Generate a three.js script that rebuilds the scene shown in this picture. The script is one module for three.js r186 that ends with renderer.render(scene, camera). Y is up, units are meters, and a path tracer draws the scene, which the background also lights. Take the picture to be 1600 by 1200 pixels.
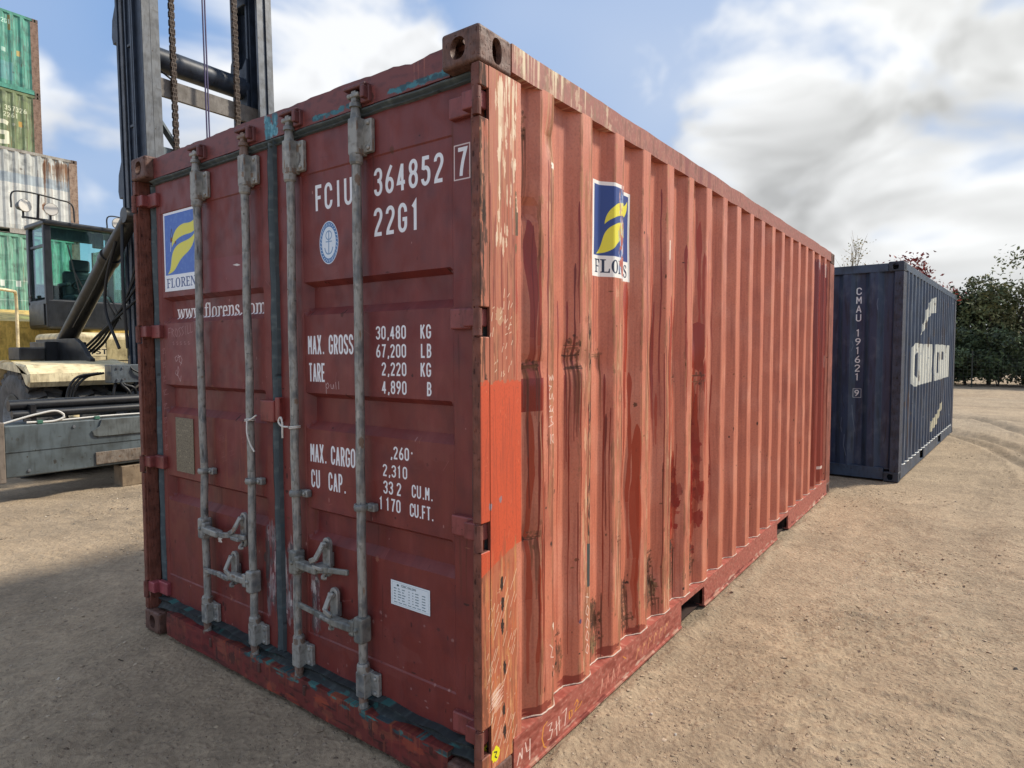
import * as THREE from 'three';
import { mergeGeometries, mergeVertices, toCreasedNormals } from 'three/addons/utils/BufferGeometryUtils.js';
import { RoundedBoxGeometry } from 'three/addons/geometries/RoundedBoxGeometry.js';
import { Brush, Evaluator, SUBTRACTION } from 'three-bvh-csg';
import { createNoise2D, createNoise3D } from 'simplex-noise';

// ---------------------------------------------------------------- camera, sky, sun, exposure
const scene = new THREE.Scene();
const camera = new THREE.PerspectiveCamera(62.2, 4 / 3, 0.05, 900);
camera.rotation.order = 'YXZ';
camera.position.set(1.305, 1.549, 1.597);
camera.rotation.set(-0.0508, 0.635, -0.0019);

const renderer = new THREE.WebGLRenderer({ antialias: true });
renderer.toneMapping = THREE.LinearToneMapping;
renderer.toneMappingExposure = 1.14;
renderer.shadowMap.enabled = true;

const SUN = new THREE.Vector3(0.423, 0.676, -0.604).normalize();
const sun = new THREE.DirectionalLight(new THREE.Color(1.0, 0.91, 0.77), 4.2);
sun.name = 'sun';
sun.position.copy(SUN).multiplyScalar(60);
sun.castShadow = true;
sun.shadow.radius = 13;
sun.shadow.mapSize.set(4096, 4096);
Object.assign(sun.shadow.camera, { left: -45, right: 45, top: 45, bottom: -45, near: 1, far: 160 });
scene.add(sun); scene.add(sun.target);

function rng(seed) { let a = seed >>> 0; return () => { a = (a + 0x6d2b79f5) | 0; let t = Math.imul(a ^ (a >>> 15), 1 | a); t = (t + Math.imul(t ^ (t >>> 7), 61 | t)) ^ t; return ((t ^ (t >>> 14)) >>> 0) / 4294967296; }; }
const n2 = createNoise2D(rng(7)), n3 = createNoise3D(rng(11));
const fbm2 = (x, y, o = 4) => { let s = 0, a = 0.5; for (let i = 0; i < o; i++) { s += a * n2(x, y); x = x * 2.03 + 13.7; y = y * 2.03 - 7.1; a *= 0.5; } return s; };
const fbm3 = (x, y, z, o = 5) => { let s = 0, a = 0.5; for (let i = 0; i < o; i++) { s += a * n3(x, y, z); x = x * 2.07 + 5.3; y = y * 2.07 + 1.7; z = z * 2.07 - 3.1; a *= 0.5; } return s; };
const clamp = THREE.MathUtils.clamp, lerp = THREE.MathUtils.lerp, ss = (x, a, b) => { const t = clamp((x - a) / (b - a), 0, 1); return t * t * (3 - 2 * t); };

{ // sky: blue air with broken cumulus and a layer of thin cloud
  const W = 2048, H = 1024, data = new Float32Array(W * H * 4);
  // cloud banks: azimuth, elevation (degrees), half widths, strength (negative: a clear gap)
  const banks = [
    [-95, 17, 13, 7, 0.5], [-91, 12.5, 9, 1.6, -0.22], [-101, 12, 6, 1.4, -0.2], [-104, 9, 10, 4, 0.34], [-88, 8, 12, 5, 0.3], [-107, 26, 6, 4, 0.25], [-70, 16, 20, 9, 0.5],
    [-147, 19, 8, 8, 0.5], [-135, 26, 8, 3.5, 0.35], [-160, 24, 7, 4, -0.7], [-119, 17, 8, 7, -0.75], [-122, 27, 7, 4, -0.5], [-164, 10, 12, 6, -0.25],
    [-140, 8, 14, 5, -0.1], [-112, 13.5, 5, 2.5, 0.12],
  ];
  const cloudAt = (x, y, z, az, el) => {
    let c = 0.06 + 0.55 * fbm3(x * 1.9 + 3, y * 3.4, z * 1.9, 2);
    for (const [a, e, wa, we, k] of banks) {
      let d = Math.abs(az - a); if (d > 180) d = 360 - d;
      const q = (d / wa) ** 2 + ((el - e) / we) ** 2;
      if (q < 8) c += k * Math.exp(-q * 0.75);
    }
    return c;
  };
  for (let j = 0; j < H; j++) {
    const el = ((j + 0.5) / H - 0.5) * Math.PI, y = Math.sin(el), ce = Math.cos(el), elD = el * 57.2958;
    for (let i = 0; i < W; i++) {
      const az = ((i + 0.5) / W - 0.5) * 2 * Math.PI, x = Math.cos(az) * ce, z = Math.sin(az) * ce, o = (j * W + i) * 4;
      const h = Math.pow(clamp(1 - Math.max(y, 0), 0, 1), 4.2);
      const g = Math.pow(Math.max(0, x * SUN.x + y * SUN.y + z * SUN.z), 3);
      let r = lerp(0.12, 0.50, h) + 0.09 * g, gg = lerp(0.29, 0.62, h) + 0.08 * g, b = lerp(0.62, 0.76, h) + 0.06 * g;
      if (y > -0.02) {
        const k = 1 / (Math.max(y, 0) + 0.22), px = x * k, pz = z * k;
        const big = cloudAt(x, y, z, az * 57.2958, elD);
        const wx = x * 3.6 + 0.3 * n3(x * 3, y * 4, z * 3 + 4), wy = y * 6.2, wz = z * 3.6 + 0.3 * n3(x * 3 + 9, y * 4, z * 3);
        const det = fbm3(wx, wy, wz, 6);
        const dens = big * 0.9 + det * 1.0;
        const a = ss(dens, -0.12, 0.62) * ss(y, -0.02, 0.02);
        const body = fbm3(wx * 0.7 + SUN.x * 0.22 + 7, wy * 0.8 + 0.5, wz * 0.7 + SUN.z * 0.22, 4);
        const thick = ss(dens, 0.3, 0.95);
        const light = clamp(0.92 - 0.2 * thick + 0.62 * body, 0.46, 0.95);
        const cr = light * 0.93 + 0.10 * g, cg = light * 0.94 + 0.09 * g, cb = light * 0.95 + 0.04 * g;
        const veil = clamp(0.28 + 0.35 * fbm3(px * 0.7 + 20, y, pz * 0.7, 3), 0.04, 0.5);
        r = lerp(r, 0.74, veil); gg = lerp(gg, 0.77, veil); b = lerp(b, 0.82, veil);
        r = lerp(r, cr, a * 0.95); gg = lerp(gg, cg, a * 0.95); b = lerp(b, cb, a * 0.95);
      } else { const t = ss(-y, 0.02, 0.2); r = lerp(r, 0.20, t); gg = lerp(gg, 0.17, t); b = lerp(b, 0.13, t); }
      data[o] = r; data[o + 1] = gg; data[o + 2] = b; data[o + 3] = 1;
    }
  }
  const sky = new THREE.DataTexture(data, W, H, THREE.RGBAFormat, THREE.FloatType);
  sky.mapping = THREE.EquirectangularReflectionMapping; sky.magFilter = THREE.LinearFilter; sky.needsUpdate = true;
  scene.background = sky; scene.environment = sky;
}

// ---------------------------------------------------------------- geometry helpers
const V = (x, y, z) => new THREE.Vector3(x, y, z);
const flat = (g) => { const r = g.index ? g.toNonIndexed() : g; for (const k of Object.keys(r.attributes)) if (!['position', 'normal', 'uv'].includes(k)) r.deleteAttribute(k); if (!r.attributes.normal) r.computeVertexNormals(); if (!r.attributes.uv) r.setAttribute('uv', new THREE.BufferAttribute(new Float32Array(r.attributes.position.count * 2), 2)); return r; };
function boxUV(g, scale = 1) { // uv in metres, by the way each triangle faces
  const p = g.attributes.position, uv = new Float32Array(p.count * 2), a = V(), b = V(), c = V();
  for (let i = 0; i < p.count; i += 3) {
    a.fromBufferAttribute(p, i); b.fromBufferAttribute(p, i + 1); c.fromBufferAttribute(p, i + 2);
    const n = b.clone().sub(a).cross(c.clone().sub(a)), ax = Math.abs(n.x), ay = Math.abs(n.y), az = Math.abs(n.z);
    [a, b, c].forEach((q, k) => { const [u, v] = ax >= ay && ax >= az ? [q.z, q.y] : ay >= az ? [q.x, q.z] : [q.x, q.y]; uv[(i + k) * 2] = u / scale; uv[(i + k) * 2 + 1] = v / scale; });
  }
  g.setAttribute('uv', new THREE.BufferAttribute(uv, 2)); return g;
}
const bx = (w, h, d, x, y, z, r = 0) => { const g = flat(r > 0 ? new RoundedBoxGeometry(w, h, d, r > 0.012 ? 2 : 1, Math.min(r, w * 0.49, h * 0.49, d * 0.49)) : new THREE.BoxGeometry(w, h, d)); g.translate(x, y, z); return g; };
const bb = (x0, x1, y0, y1, z0, z1, r = 0) => bx(Math.abs(x1 - x0), Math.abs(y1 - y0), Math.abs(z1 - z0), (x0 + x1) / 2, (y0 + y1) / 2, (z0 + z1) / 2, r);
function between(g, p, q) { const d = q.clone().sub(p), m = new THREE.Matrix4().compose(p.clone().add(q).multiplyScalar(0.5), new THREE.Quaternion().setFromUnitVectors(V(0, 1, 0), d.normalize()), V(1, 1, 1)); g.applyMatrix4(m); return g; }
const cyl = (p, q, r0, r1 = r0, n = 14) => between(flat(new THREE.CylinderGeometry(r1, r0, p.distanceTo(q), n, 1)), p, q);
const bar = (p, q, w, d, r = 0) => { const h = p.distanceTo(q); return between(flat(r ? new RoundedBoxGeometry(w, h, d, 1, r) : new THREE.BoxGeometry(w, h, d)), p, q); };
const tube = (pts, r, seg = 24, rad = 7) => flat(new THREE.TubeGeometry(new THREE.CatmullRomCurve3(pts), seg, r, rad, false));
function prism(pts, depth, bevel = 0) { // outline in x,y pushed along z from 0 to depth
  const s = new THREE.Shape(pts.map((p) => new THREE.Vector2(p[0], p[1])));
  return flat(new THREE.ExtrudeGeometry(s, { depth, bevelEnabled: bevel > 0, bevelSize: bevel, bevelThickness: bevel, bevelOffset: -bevel, bevelSegments: 1, curveSegments: 10 }));
}
function add(name, geos, mat, parent = scene, uvScale = 1) {
  const list = [].concat(geos), g = list.length > 1 ? mergeGeometries(list) : list[0];
  if (uvScale) boxUV(g, uvScale);
  const m = new THREE.Mesh(g, mat); m.name = name; m.castShadow = m.receiveShadow = true; parent.add(m); return m;
}
const taken = new Map();
const numbered = (n) => { const k = taken.get(n) ?? 0; taken.set(n, k + 1); return k ? n + '_' + String(k).padStart(3, '0') : n; };
function thing(name, label, category, pos = [0, 0, 0], turn = 0, group) {
  const o = new THREE.Group(); o.name = numbered(name); o.position.set(...pos); o.rotation.y = turn;
  o.userData = { label, category }; if (group) o.userData.group = group; scene.add(o); return o;
}
const tag = (o, label, category, group) => { o.name = numbered(o.name); Object.assign(o.userData, { label, category }); if (group) o.userData.group = group; return o; };

// ---------------------------------------------------------------- paint surfaces (colour + roughness canvases in metres)
function noiseCanvas(w, h, fx, fy, oct, rgb, f, seed = 0) {
  const c = document.createElement('canvas'); c.width = w; c.height = h;
  const ctx = c.getContext('2d'), im = ctx.createImageData(w, h);
  for (let j = 0; j < h; j++) for (let i = 0; i < w; i++) {
    const v = fbm2((i / w) * fx + seed * 17.3, (j / h) * fy + seed * 9.1, oct), o = (j * w + i) * 4;
    im.data[o] = rgb[0]; im.data[o + 1] = rgb[1]; im.data[o + 2] = rgb[2]; im.data[o + 3] = clamp(f(v), 0, 1) * 255;
  }
  ctx.putImageData(im, 0, 0); return c;
}
class Surf {
  constructor(w, h, x0, x1, y0, y1, color, rough = 0.5) {
    Object.assign(this, { w, h, x0, x1, y0, y1, kx: w / (x1 - x0), ky: h / (y1 - y0) });
    this.c = document.createElement('canvas'); this.c.width = w; this.c.height = h; this.g = this.c.getContext('2d');
    this.rc = document.createElement('canvas'); this.rc.width = w >> 1; this.rc.height = h >> 1; this.rg = this.rc.getContext('2d'); this.rg.scale(0.5, 0.5);
    this.g.fillStyle = color; this.g.fillRect(0, 0, w, h); this.rg.fillStyle = Surf.gr(rough); this.rg.fillRect(0, 0, w, h);
    for (const g of [this.g, this.rg]) { g.lineJoin = 'round'; g.lineCap = 'round'; }
  }
  static gr(v) { const q = Math.round(clamp(v, 0, 1) * 255); return `rgb(${q},${q},${q})`; }
  X(m) { return (m - this.x0) * this.kx; } Y(m) { return this.h - (m - this.y0) * this.ky; }
  poly(pts, col, rough, alpha = 1) {
    for (const [g, f] of [[this.g, col], [this.rg, rough == null ? null : Surf.gr(rough)]]) {
      if (!f) continue; g.globalAlpha = alpha; g.fillStyle = f; g.beginPath(); pts.forEach((p, i) => g[i ? 'lineTo' : 'moveTo'](this.X(p[0]), this.Y(p[1]))); g.closePath(); g.fill(); g.globalAlpha = 1;
    }
  }
  rect(x0, y0, x1, y1, col, rough, alpha) { this.poly([[x0, y0], [x1, y0], [x1, y1], [x0, y1]], col, rough, alpha); }
  line(pts, wd, col, rough, alpha = 1) {
    for (const [g, f] of [[this.g, col], [this.rg, rough == null ? null : Surf.gr(rough)]]) {
      if (!f) continue; g.globalAlpha = alpha; g.strokeStyle = f; g.lineWidth = wd * this.kx; g.beginPath(); pts.forEach((p, i) => g[i ? 'lineTo' : 'moveTo'](this.X(p[0]), this.Y(p[1]))); g.stroke(); g.globalAlpha = 1;
    }
  }
  blob(x, y, rx, ry, col, rough, R, alpha = 1, rag = 0.45) { // ragged-edged patch
    const pts = [], n = 34, ph = R() * 50; for (let i = 0; i < n; i++) { const a = (i / n) * 6.2832, k = 1 + rag * (1.4 * fbm2(Math.cos(a) * 1.6 + ph, Math.sin(a) * 1.6, 4)) + rag * 0.25 * (R() - 0.5); pts.push([x + Math.cos(a) * rx * k, y + Math.sin(a) * ry * k]); }
    this.poly(pts, col, rough, alpha);
  }
  speck(x, y, rx, ry, n, size, cols, rough, R, alpha = 0.9) { for (let i = 0; i < n; i++) { const a = R() * 6.283, d = Math.sqrt(R()), s = size * (0.3 + R()); this.blob(x + Math.cos(a) * d * rx, y + Math.sin(a) * d * ry, s, s * (0.7 + R() * 1.6), cols[(R() * cols.length) | 0], rough, R, alpha * (0.5 + R() * 0.5)); } }
  drip(x, y0, y1, wd, col, rough, R, alpha = 1) { // a run of paint or water down the wall
    const L = [], Q = [], n = Math.max(6, Math.round((y0 - y1) / 0.025)), ph = R() * 90;
    for (let i = 0; i <= n; i++) { const t = i / n, y = lerp(y0, y1, t), c = x + Math.min(0.009, 0.0015 + wd * 0.22) * n2(ph, y * 1.6) + Math.min(0.0025, wd * 0.12) * n2(ph + 5, y * 9), w = wd * 0.5 * (0.55 + 0.45 * n2(ph + 20, y * 3) + 0.25) * (1 - 0.55 * t) * (t > 0.97 ? 0.7 : 1) * Math.sqrt(clamp(t * (y0 - y1) / Math.max(0.02, wd * 2), 0.02, 1)); L.push([c - Math.max(w, 0.0014), y]); Q.unshift([c + Math.max(w, 0.0014), y]); }
    const m = L.length, cut = (k) => L.slice(0, k).concat(Q.slice(m - k)); this.poly(L.concat(Q), col, rough, alpha * 0.62); this.poly(cut(Math.max(3, Math.round(m * 0.7))), col, rough, alpha * 0.5); this.poly(cut(Math.max(3, Math.round(m * 0.35))), col, rough, alpha * 0.4);
  }
  lay(canvas, alpha = 1, mode = 'source-over') { this.g.globalAlpha = alpha; this.g.globalCompositeOperation = mode; this.g.drawImage(canvas, 0, 0, this.w, this.h); this.g.globalAlpha = 1; this.g.globalCompositeOperation = 'source-over'; }
  layRough(canvas, alpha = 1) { this.rg.globalAlpha = alpha; this.rg.drawImage(canvas, 0, 0, this.w, this.h); this.rg.globalAlpha = 1; }
  text(str, x, y, h, cw, pitch, col, lw = 0.14, rough = 0.4) { // stroked stencil-like lettering: x left, y top
    for (const ch of str) {
      if (GLYPH[ch]) for (const [g, f] of [[this.g, col], [this.rg, Surf.gr(rough)]]) {
        const p = new Path2D(); p.addPath(new Path2D(GLYPH[ch]), new DOMMatrix([cw * this.kx / 44, 0, 0, h * this.ky / 100, this.X(x), this.Y(y)]));
        g.strokeStyle = f; g.lineCap = 'butt'; g.lineJoin = 'miter'; g.miterLimit = 3; g.lineWidth = lw * h * this.ky; g.stroke(p); g.lineCap = g.lineJoin = 'round';
      }
      x += ch === '.' || ch === ',' ? pitch * 0.62 : ch === ' ' ? pitch * 0.8 : pitch;
    }
  }
  scrawl(pts, wd, col, alpha = 0.8) { this.line(pts, wd, col, 0.8, alpha); }
  serif(str, x, y, h, wTot, col, font = 'bold', fam = 'serif') { // x left, y baseline, squeezed to wTot
    const g = this.g; g.save(); g.font = `${font} 100px ${fam}`; const mw = g.measureText(str).width; g.translate(this.X(x), this.Y(y)); g.scale(wTot * this.kx / mw, h * this.ky / 72); g.fillStyle = col; g.fillText(str, 0, 0); g.restore();
  }
  tex() { const t = new THREE.CanvasTexture(this.c); t.colorSpace = THREE.SRGBColorSpace; t.magFilter = THREE.LinearFilter; t.anisotropy = 8; return t; }
  rtex() { const t = new THREE.CanvasTexture(this.rc); t.magFilter = THREE.LinearFilter; return t; }
  mat(o = {}) { return new THREE.MeshStandardMaterial({ map: this.tex(), roughnessMap: this.rtex(), roughness: 1, metalness: 0, side: THREE.DoubleSide, ...o }); }
}
const GLYPH = {
  0: 'M6 24 A16 18 0 0 1 38 24 L38 76 A16 18 0 0 1 6 76 Z', 1: 'M10 20 L22 7 L22 100', 2: 'M6 27 C6 0 38 0 38 27 C38 48 10 70 8 94 L40 94', 3: 'M6 25 C6 0 38 0 38 25 C38 42 30 47 18 47 C32 47 38 56 38 70 C38 102 6 102 6 76',
  4: 'M28 100 L28 7 L6 72 L42 72', 5: 'M38 6 L11 6 L9 44 C16 36 38 36 38 66 C38 102 7 102 6 76', 6: 'M33 2 C18 26 6 46 6 70 C6 102 38 102 38 70 C38 42 10 44 7 64', 7: 'M4 6 L38 6 C30 32 19 62 17 100',
  8: 'M22 6 C2 6 2 47 22 47 C42 47 42 6 22 6 Z M22 47 C0 47 0 94 22 94 C44 94 44 47 22 47 Z', 9: 'M11 98 C26 74 38 54 38 30 C38 -2 6 -2 6 30 C6 58 34 56 37 36',
  A: 'M5 100 L22 4 L39 100 M11 68 L33 68', B: 'M8 6 L8 94 L20 94 C42 94 42 48 20 48 L8 48 M20 48 C39 48 39 6 20 6 L2 6', C: 'M38 32 C38 -2 6 -2 6 28 L6 72 C6 102 38 102 38 68', E: 'M38 6 L8 6 L8 94 L38 94 M8 49 L33 49', F: 'M38 6 L8 6 L8 100 M8 49 L33 49',
  G: 'M38 32 C38 -2 6 -2 6 28 L6 72 C6 102 38 102 38 72 L38 56 L22 56', I: 'M22 0 L22 100', K: 'M8 0 L8 100 M38 0 L9 56 M17 42 L39 100', L: 'M8 0 L8 94 L38 94', M: 'M6 100 L6 4 L22 62 L38 4 L38 100', O: 'M6 24 A16 18 0 0 1 38 24 L38 76 A16 18 0 0 1 6 76 Z',
  P: 'M8 100 L8 6 L20 6 C42 6 42 54 20 54 L8 54', R: 'M8 100 L8 6 L20 6 C42 6 42 52 20 52 L8 52 M22 52 L38 100', S: 'M38 28 C38 -2 6 -2 6 27 C6 50 38 50 38 73 C38 102 6 102 6 72', T: 'M3 6 L41 6 M22 6 L22 100', U: 'M6 0 L6 72 C6 102 38 102 38 72 L38 0', X: 'M5 0 L39 100 M39 0 L5 100',
  '.': 'M8 93 L22 93', ',': 'M16 86 L10 110', N: 'M6 100 L6 4 L38 96 L38 0',
};
const anyGlyphs = 'GCKMAPRTUXS0123456789';

// shared tileable-looking maps for plain painted metal, rust and rubber
function plainMap(fx, dark, light, cols, seed) {
  const s = new Surf(1024, 1024, 0, 1, 0, 1, '#ffffff', 0.6), R = rng(seed);
  s.lay(noiseCanvas(512, 512, fx, fx, 6, dark, (v) => 0.07 + v * 0.36, seed)); s.lay(noiseCanvas(512, 512, fx * 6, fx * 1.2, 4, dark, (v) => v * 0.32, seed + 1)); s.lay(noiseCanvas(512, 512, fx * 2, fx * 2, 5, light, (v) => v * 0.6 - 0.08, seed + 2));
  s.layRough(noiseCanvas(512, 512, fx, fx, 5, [255, 255, 255], (v) => 0.12 + v * 0.6, seed + 3));
  for (let i = 0; i < cols.n; i++) s.blob(R(), R(), 0.0015 + 0.010 * R() ** 4, 0.0015 + 0.014 * R() ** 4, cols.c[(R() * cols.c.length) | 0], 0.85, R, 0.2 + 0.4 * R());
  const t = s.tex(), r = s.rtex(); for (const q of [t, r]) q.wrapS = q.wrapT = THREE.RepeatWrapping; return [t, r];
}
const [grimeMap, grimeRough] = plainMap(4, [70, 60, 48], [255, 250, 240], { n: 260, c: ['#6b4a33', '#4b4038', '#8b7a64'] }, 3);
const [rustMap, rustRough] = plainMap(7, [60, 34, 20], [240, 190, 140], { n: 900, c: ['#5a3018', '#2c1c14', '#a8683c', '#7c4a30'] }, 21);
const met = (hex, rough = 0.6, o = {}) => new THREE.MeshStandardMaterial({ color: hex, roughness: Math.min(1, rough * 1.35), metalness: 0, map: grimeMap, roughnessMap: grimeRough, ...o });
const rusty = (hex, o = {}) => new THREE.MeshStandardMaterial({ color: hex, roughness: 1, map: rustMap, roughnessMap: rustRough, bumpMap: rustMap, bumpScale: 0.003, ...o });
const plain = (hex, rough = 0.7, o = {}) => new THREE.MeshStandardMaterial({ color: hex, roughness: rough, ...o });
// ---------------------------------------------------------------- ground
const ruts = [
  { p: [[0.2, -14.2], [0.801, -13.06], [1.378, -11.5], [1.811, -9.7], [2.0, -7.5], [2.5, -4]], w: 0.13, d: 0.07 },
  { p: [[0.3, -14.6], [0.859, -13.47], [1.495, -12.15], [1.862, -10.78], [2.25, -8.3], [2.8, -4.5]], w: 0.12, d: 0.065 },
  { p: [[-3, -17.2], [0.81, -16.4], [2.08, -16.15], [6, -15.6]], w: 0.17, d: 0.06 },
  { p: [[1.2, -16.5], [1.657, -15.25], [1.99, -13.68], [2.6, -11]], w: 0.13, d: 0.06 },
  { p: [[-3, -21], [3, -20.3], [9, -20.8]], w: 0.22, d: 0.03 }, { p: [[-4, -26], [3, -24.8], [10, -25.4]], w: 0.25, d: 0.03 },
  { p: [[0.918, -1.63], [1.162, -1.646], [1.487, -1.643], [2.4, -1.6]], w: 0.02, d: -0.012 },
  ...[0.62, 0.70, 0.79, 0.90].map((x, i) => ({ p: [[x + 0.16, -1.2 - i * 0.1], [x + 0.06, -2.2], [x, -3.4], [x - 0.1, -5.0], [x - 0.16, -6.4]], w: 0.014, d: 0.007 })), { p: [[1.9, 0.2], [1.45, -2.4], [1.3, -5.2], [1.5, -8]], w: 0.16, d: 0.014 }, { p: [[3.2, -0.4], [2.9, -3], [2.7, -6], [2.9, -9]], w: 0.16, d: 0.014 },
  { p: [[-9, 1.1], [-5.6, -0.9], [-3.6, -2.6], [-3.2, -7]], w: 0.12, d: 0.015 }, { p: [[-9, 0.1], [-6, -1.4], [-4.6, -3.2], [-4.4, -7]], w: 0.12, d: 0.015 },
].map((r) => { const c = new THREE.CatmullRomCurve3(r.p.map((q) => V(q[0], 0, q[1]))).getPoints(60); const xs = c.map((q) => q.x), zs = c.map((q) => q.z); return { ...r, c, b: [Math.min(...xs) - 0.6, Math.max(...xs) + 0.6, Math.min(...zs) - 0.6, Math.max(...zs) + 0.6] }; });
function rutAt(x, z) {
  let h = 0, t = 0;
  for (const r of ruts) {
    if (x < r.b[0] || x > r.b[1] || z < r.b[2] || z > r.b[3]) continue;
    let m = 9; for (const q of r.c) { const d = (q.x - x) ** 2 + (q.z - z) ** 2; if (d < m) m = d; }
    const k = m / (r.w * r.w); if (k < 9) { h -= r.d * Math.exp(-k) - r.d * 0.35 * Math.exp(-((Math.sqrt(k) - 1.7) ** 2) * 2.5); t += Math.exp(-k * 1.2) * clamp(Math.abs(r.d) / 0.05, 0.12, 1); }
  }
  return [h, Math.min(t, 1)];
}
const pads = [[-2.6, 0.15, -6.2, 0.15], [-2.1, 0.95, -13.3, -7.0], [-26.5, -22.3, -15, 0.5], [-10.5, -6.4, -6.8, -0.4]];
const padMask = (x, z) => { let m = 1; for (const [a, b, c, d] of pads) { const dx = Math.max(a - x, 0, x - b), dz = Math.max(c - z, 0, z - d); m = Math.min(m, ss(Math.hypot(dx, dz), 0.02, 0.5)); } return m; };
function groundH(x, z) {
  const far = Math.hypot(x, z), m = padMask(x, z), near = 1 - ss(far, 9, 26);
  let h = 0.03 * fbm2(x * 0.35, z * 0.35, 3) * m;
  if (near > 0.01) h += near * (0.014 * fbm2(x * 2.1 + 5, z * 2.1, 3) * (0.3 + 0.7 * m) + (0.35 + 0.65 * ss(fbm2(x * 0.6 + 3, z * 0.6, 3), -0.15, 0.3)) * (0.4 + 0.6 * m) * (0.022 * Math.max(0, fbm2(x * 9 + 9, z * 9, 2) - 0.05) + 0.008 * (1 - Math.abs(n2(x * 13 + 4, z * 13))) + 0.012 * Math.max(-0.2, n2(x * 19, z * 19))));
  if (x > -0.05 && x < 0.4 && z > -6.3 && z < 0.2) h += 0.026 * Math.exp(-(((x - 0.05) / 0.05) ** 2)) * clamp(0.55 + 0.9 * fbm2(z * 3.1, x * 9, 3), 0, 1.2); // grit pushed up against the rail
  h += rutAt(x, z)[0];
  return h - 0.008 * (1 - m);
}
{
  const axis = (lo, hi, c0, c1, s, k, sMax) => { const a = []; for (let v = c0; v <= c1; v += s) a.push(v); let d = s, v = c1; while (v < hi) { d = Math.min(d * k, sMax); v += d; a.push(v); } d = s; v = c0; while (v > lo) { d = Math.min(d * k, sMax); v -= d; a.unshift(v); } return a; };
  const xs = axis(-260, 260, -2.6, 2.6, 0.022, 1.022, 40), zs = axis(-300, 220, -4.2, 1.3, 0.022, 1.022, 40), nx = xs.length, nz = zs.length;
  const pos = new Float32Array(nx * nz * 3), col = new Float32Array(nx * nz * 3), uv = new Float32Array(nx * nz * 2), idx = new Uint32Array((nx - 1) * (nz - 1) * 6);
  for (let j = 0, o = 0; j < nz; j++) for (let i = 0; i < nx; i++, o++) {
    const x = xs[i], z = zs[j], far = Math.hypot(x, z), [, rt] = rutAt(x, z);
    pos[o * 3] = x; pos[o * 3 + 1] = groundH(x, z); pos[o * 3 + 2] = z; uv[o * 2] = x / 2.6; uv[o * 2 + 1] = z / 2.6;
    // damp and dry soil, crust and loose sand
    const big = fbm2(x * 0.16 + 40, z * 0.16, 4), mid = fbm2(x * 0.9, z * 0.9 + 30, 4), fine = far < 30 ? fbm2(x * 5, z * 5, 3) : 0, grey = clamp(0.42 + 0.9 * big, 0, 1), lane = fbm2(x * 0.22 + z * 0.5 + 7, z * 0.12 - x * 0.05, 3);
    const k = 1 + 0.20 * mid + 0.15 * fine + 0.12 * lane - 0.4 * rt, streak = 0.06 * fbm2(x * 0.5 + z * 0.08, z * 3.2, 3);
    col[o * 3] = lerp(1.06, 0.98, grey) * (k + streak); col[o * 3 + 1] = lerp(1.02, 0.99, grey) * (k + streak); col[o * 3 + 2] = lerp(0.98, 1.0, grey) * (k + streak);
  }
  for (let j = 0, o = 0; j < nz - 1; j++) for (let i = 0; i < nx - 1; i++) { const a = j * nx + i, b = a + 1, c = a + nx, d = c + 1; idx[o++] = a; idx[o++] = c; idx[o++] = b; idx[o++] = b; idx[o++] = c; idx[o++] = d; }
  const g = new THREE.BufferGeometry(); g.setAttribute('position', new THREE.BufferAttribute(pos, 3)); g.setAttribute('color', new THREE.BufferAttribute(col, 3)); g.setAttribute('uv', new THREE.BufferAttribute(uv, 2)); g.setIndex(new THREE.BufferAttribute(idx, 1)); g.computeVertexNormals();
  // sand grain, clods and litter
  const S = 2048, s = new Surf(S, S, 0, 2.6, 0, 2.6, '#a5927a', 0.95), bump = document.createElement('canvas'); bump.width = bump.height = S; const bg = bump.getContext('2d'), R = rng(5);
  const im = s.g.getImageData(0, 0, S, S), bi = bg.createImageData(S, S);
  const tables = new Map(), per = (x, y, f, q) => { const key = f * 10 + q; if (!tables.has(key)) { const tb = new Float32Array(f * f), rr = rng(key); for (let i = 0; i < tb.length; i++) tb[i] = rr() * 2 - 1; tables.set(key, tb); } const tb = tables.get(key), X = (x / S) * f, Y = (y / S) * f, i = X | 0, j = Y | 0, u = X - i, v = Y - j, su = u * u * (3 - 2 * u), sv = v * v * (3 - 2 * v), i1 = (i + 1) % f, j1 = (j + 1) % f; return lerp(lerp(tb[j * f + i], tb[j * f + i1], su), lerp(tb[j1 * f + i], tb[j1 * f + i1], su), sv); };
  for (let y = 0; y < S; y++) for (let x = 0; x < S; x++) {
    const o = (y * S + x) * 4, g1 = per(x, y, 64, 1) * 0.7 + per(x, y, 23, 5) * 0.5, g2 = per(x, y, 190, 3), w = R() - 0.5, wb = g1 * 0.30 + g2 * 0.22 + w * 0.30, t = 1 + g1 * 0.05 + g2 * 0.07 + w * 0.22;
    im.data[o] = 157 * t; im.data[o + 1] = 140 * t; im.data[o + 2] = 117 * t;
    bi.data[o] = bi.data[o + 1] = bi.data[o + 2] = clamp(0.42 + wb * 0.55, 0, 1) * 255; bi.data[o + 3] = 255;
  }
  s.g.putImageData(im, 0, 0); bg.putImageData(bi, 0, 0);
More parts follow.
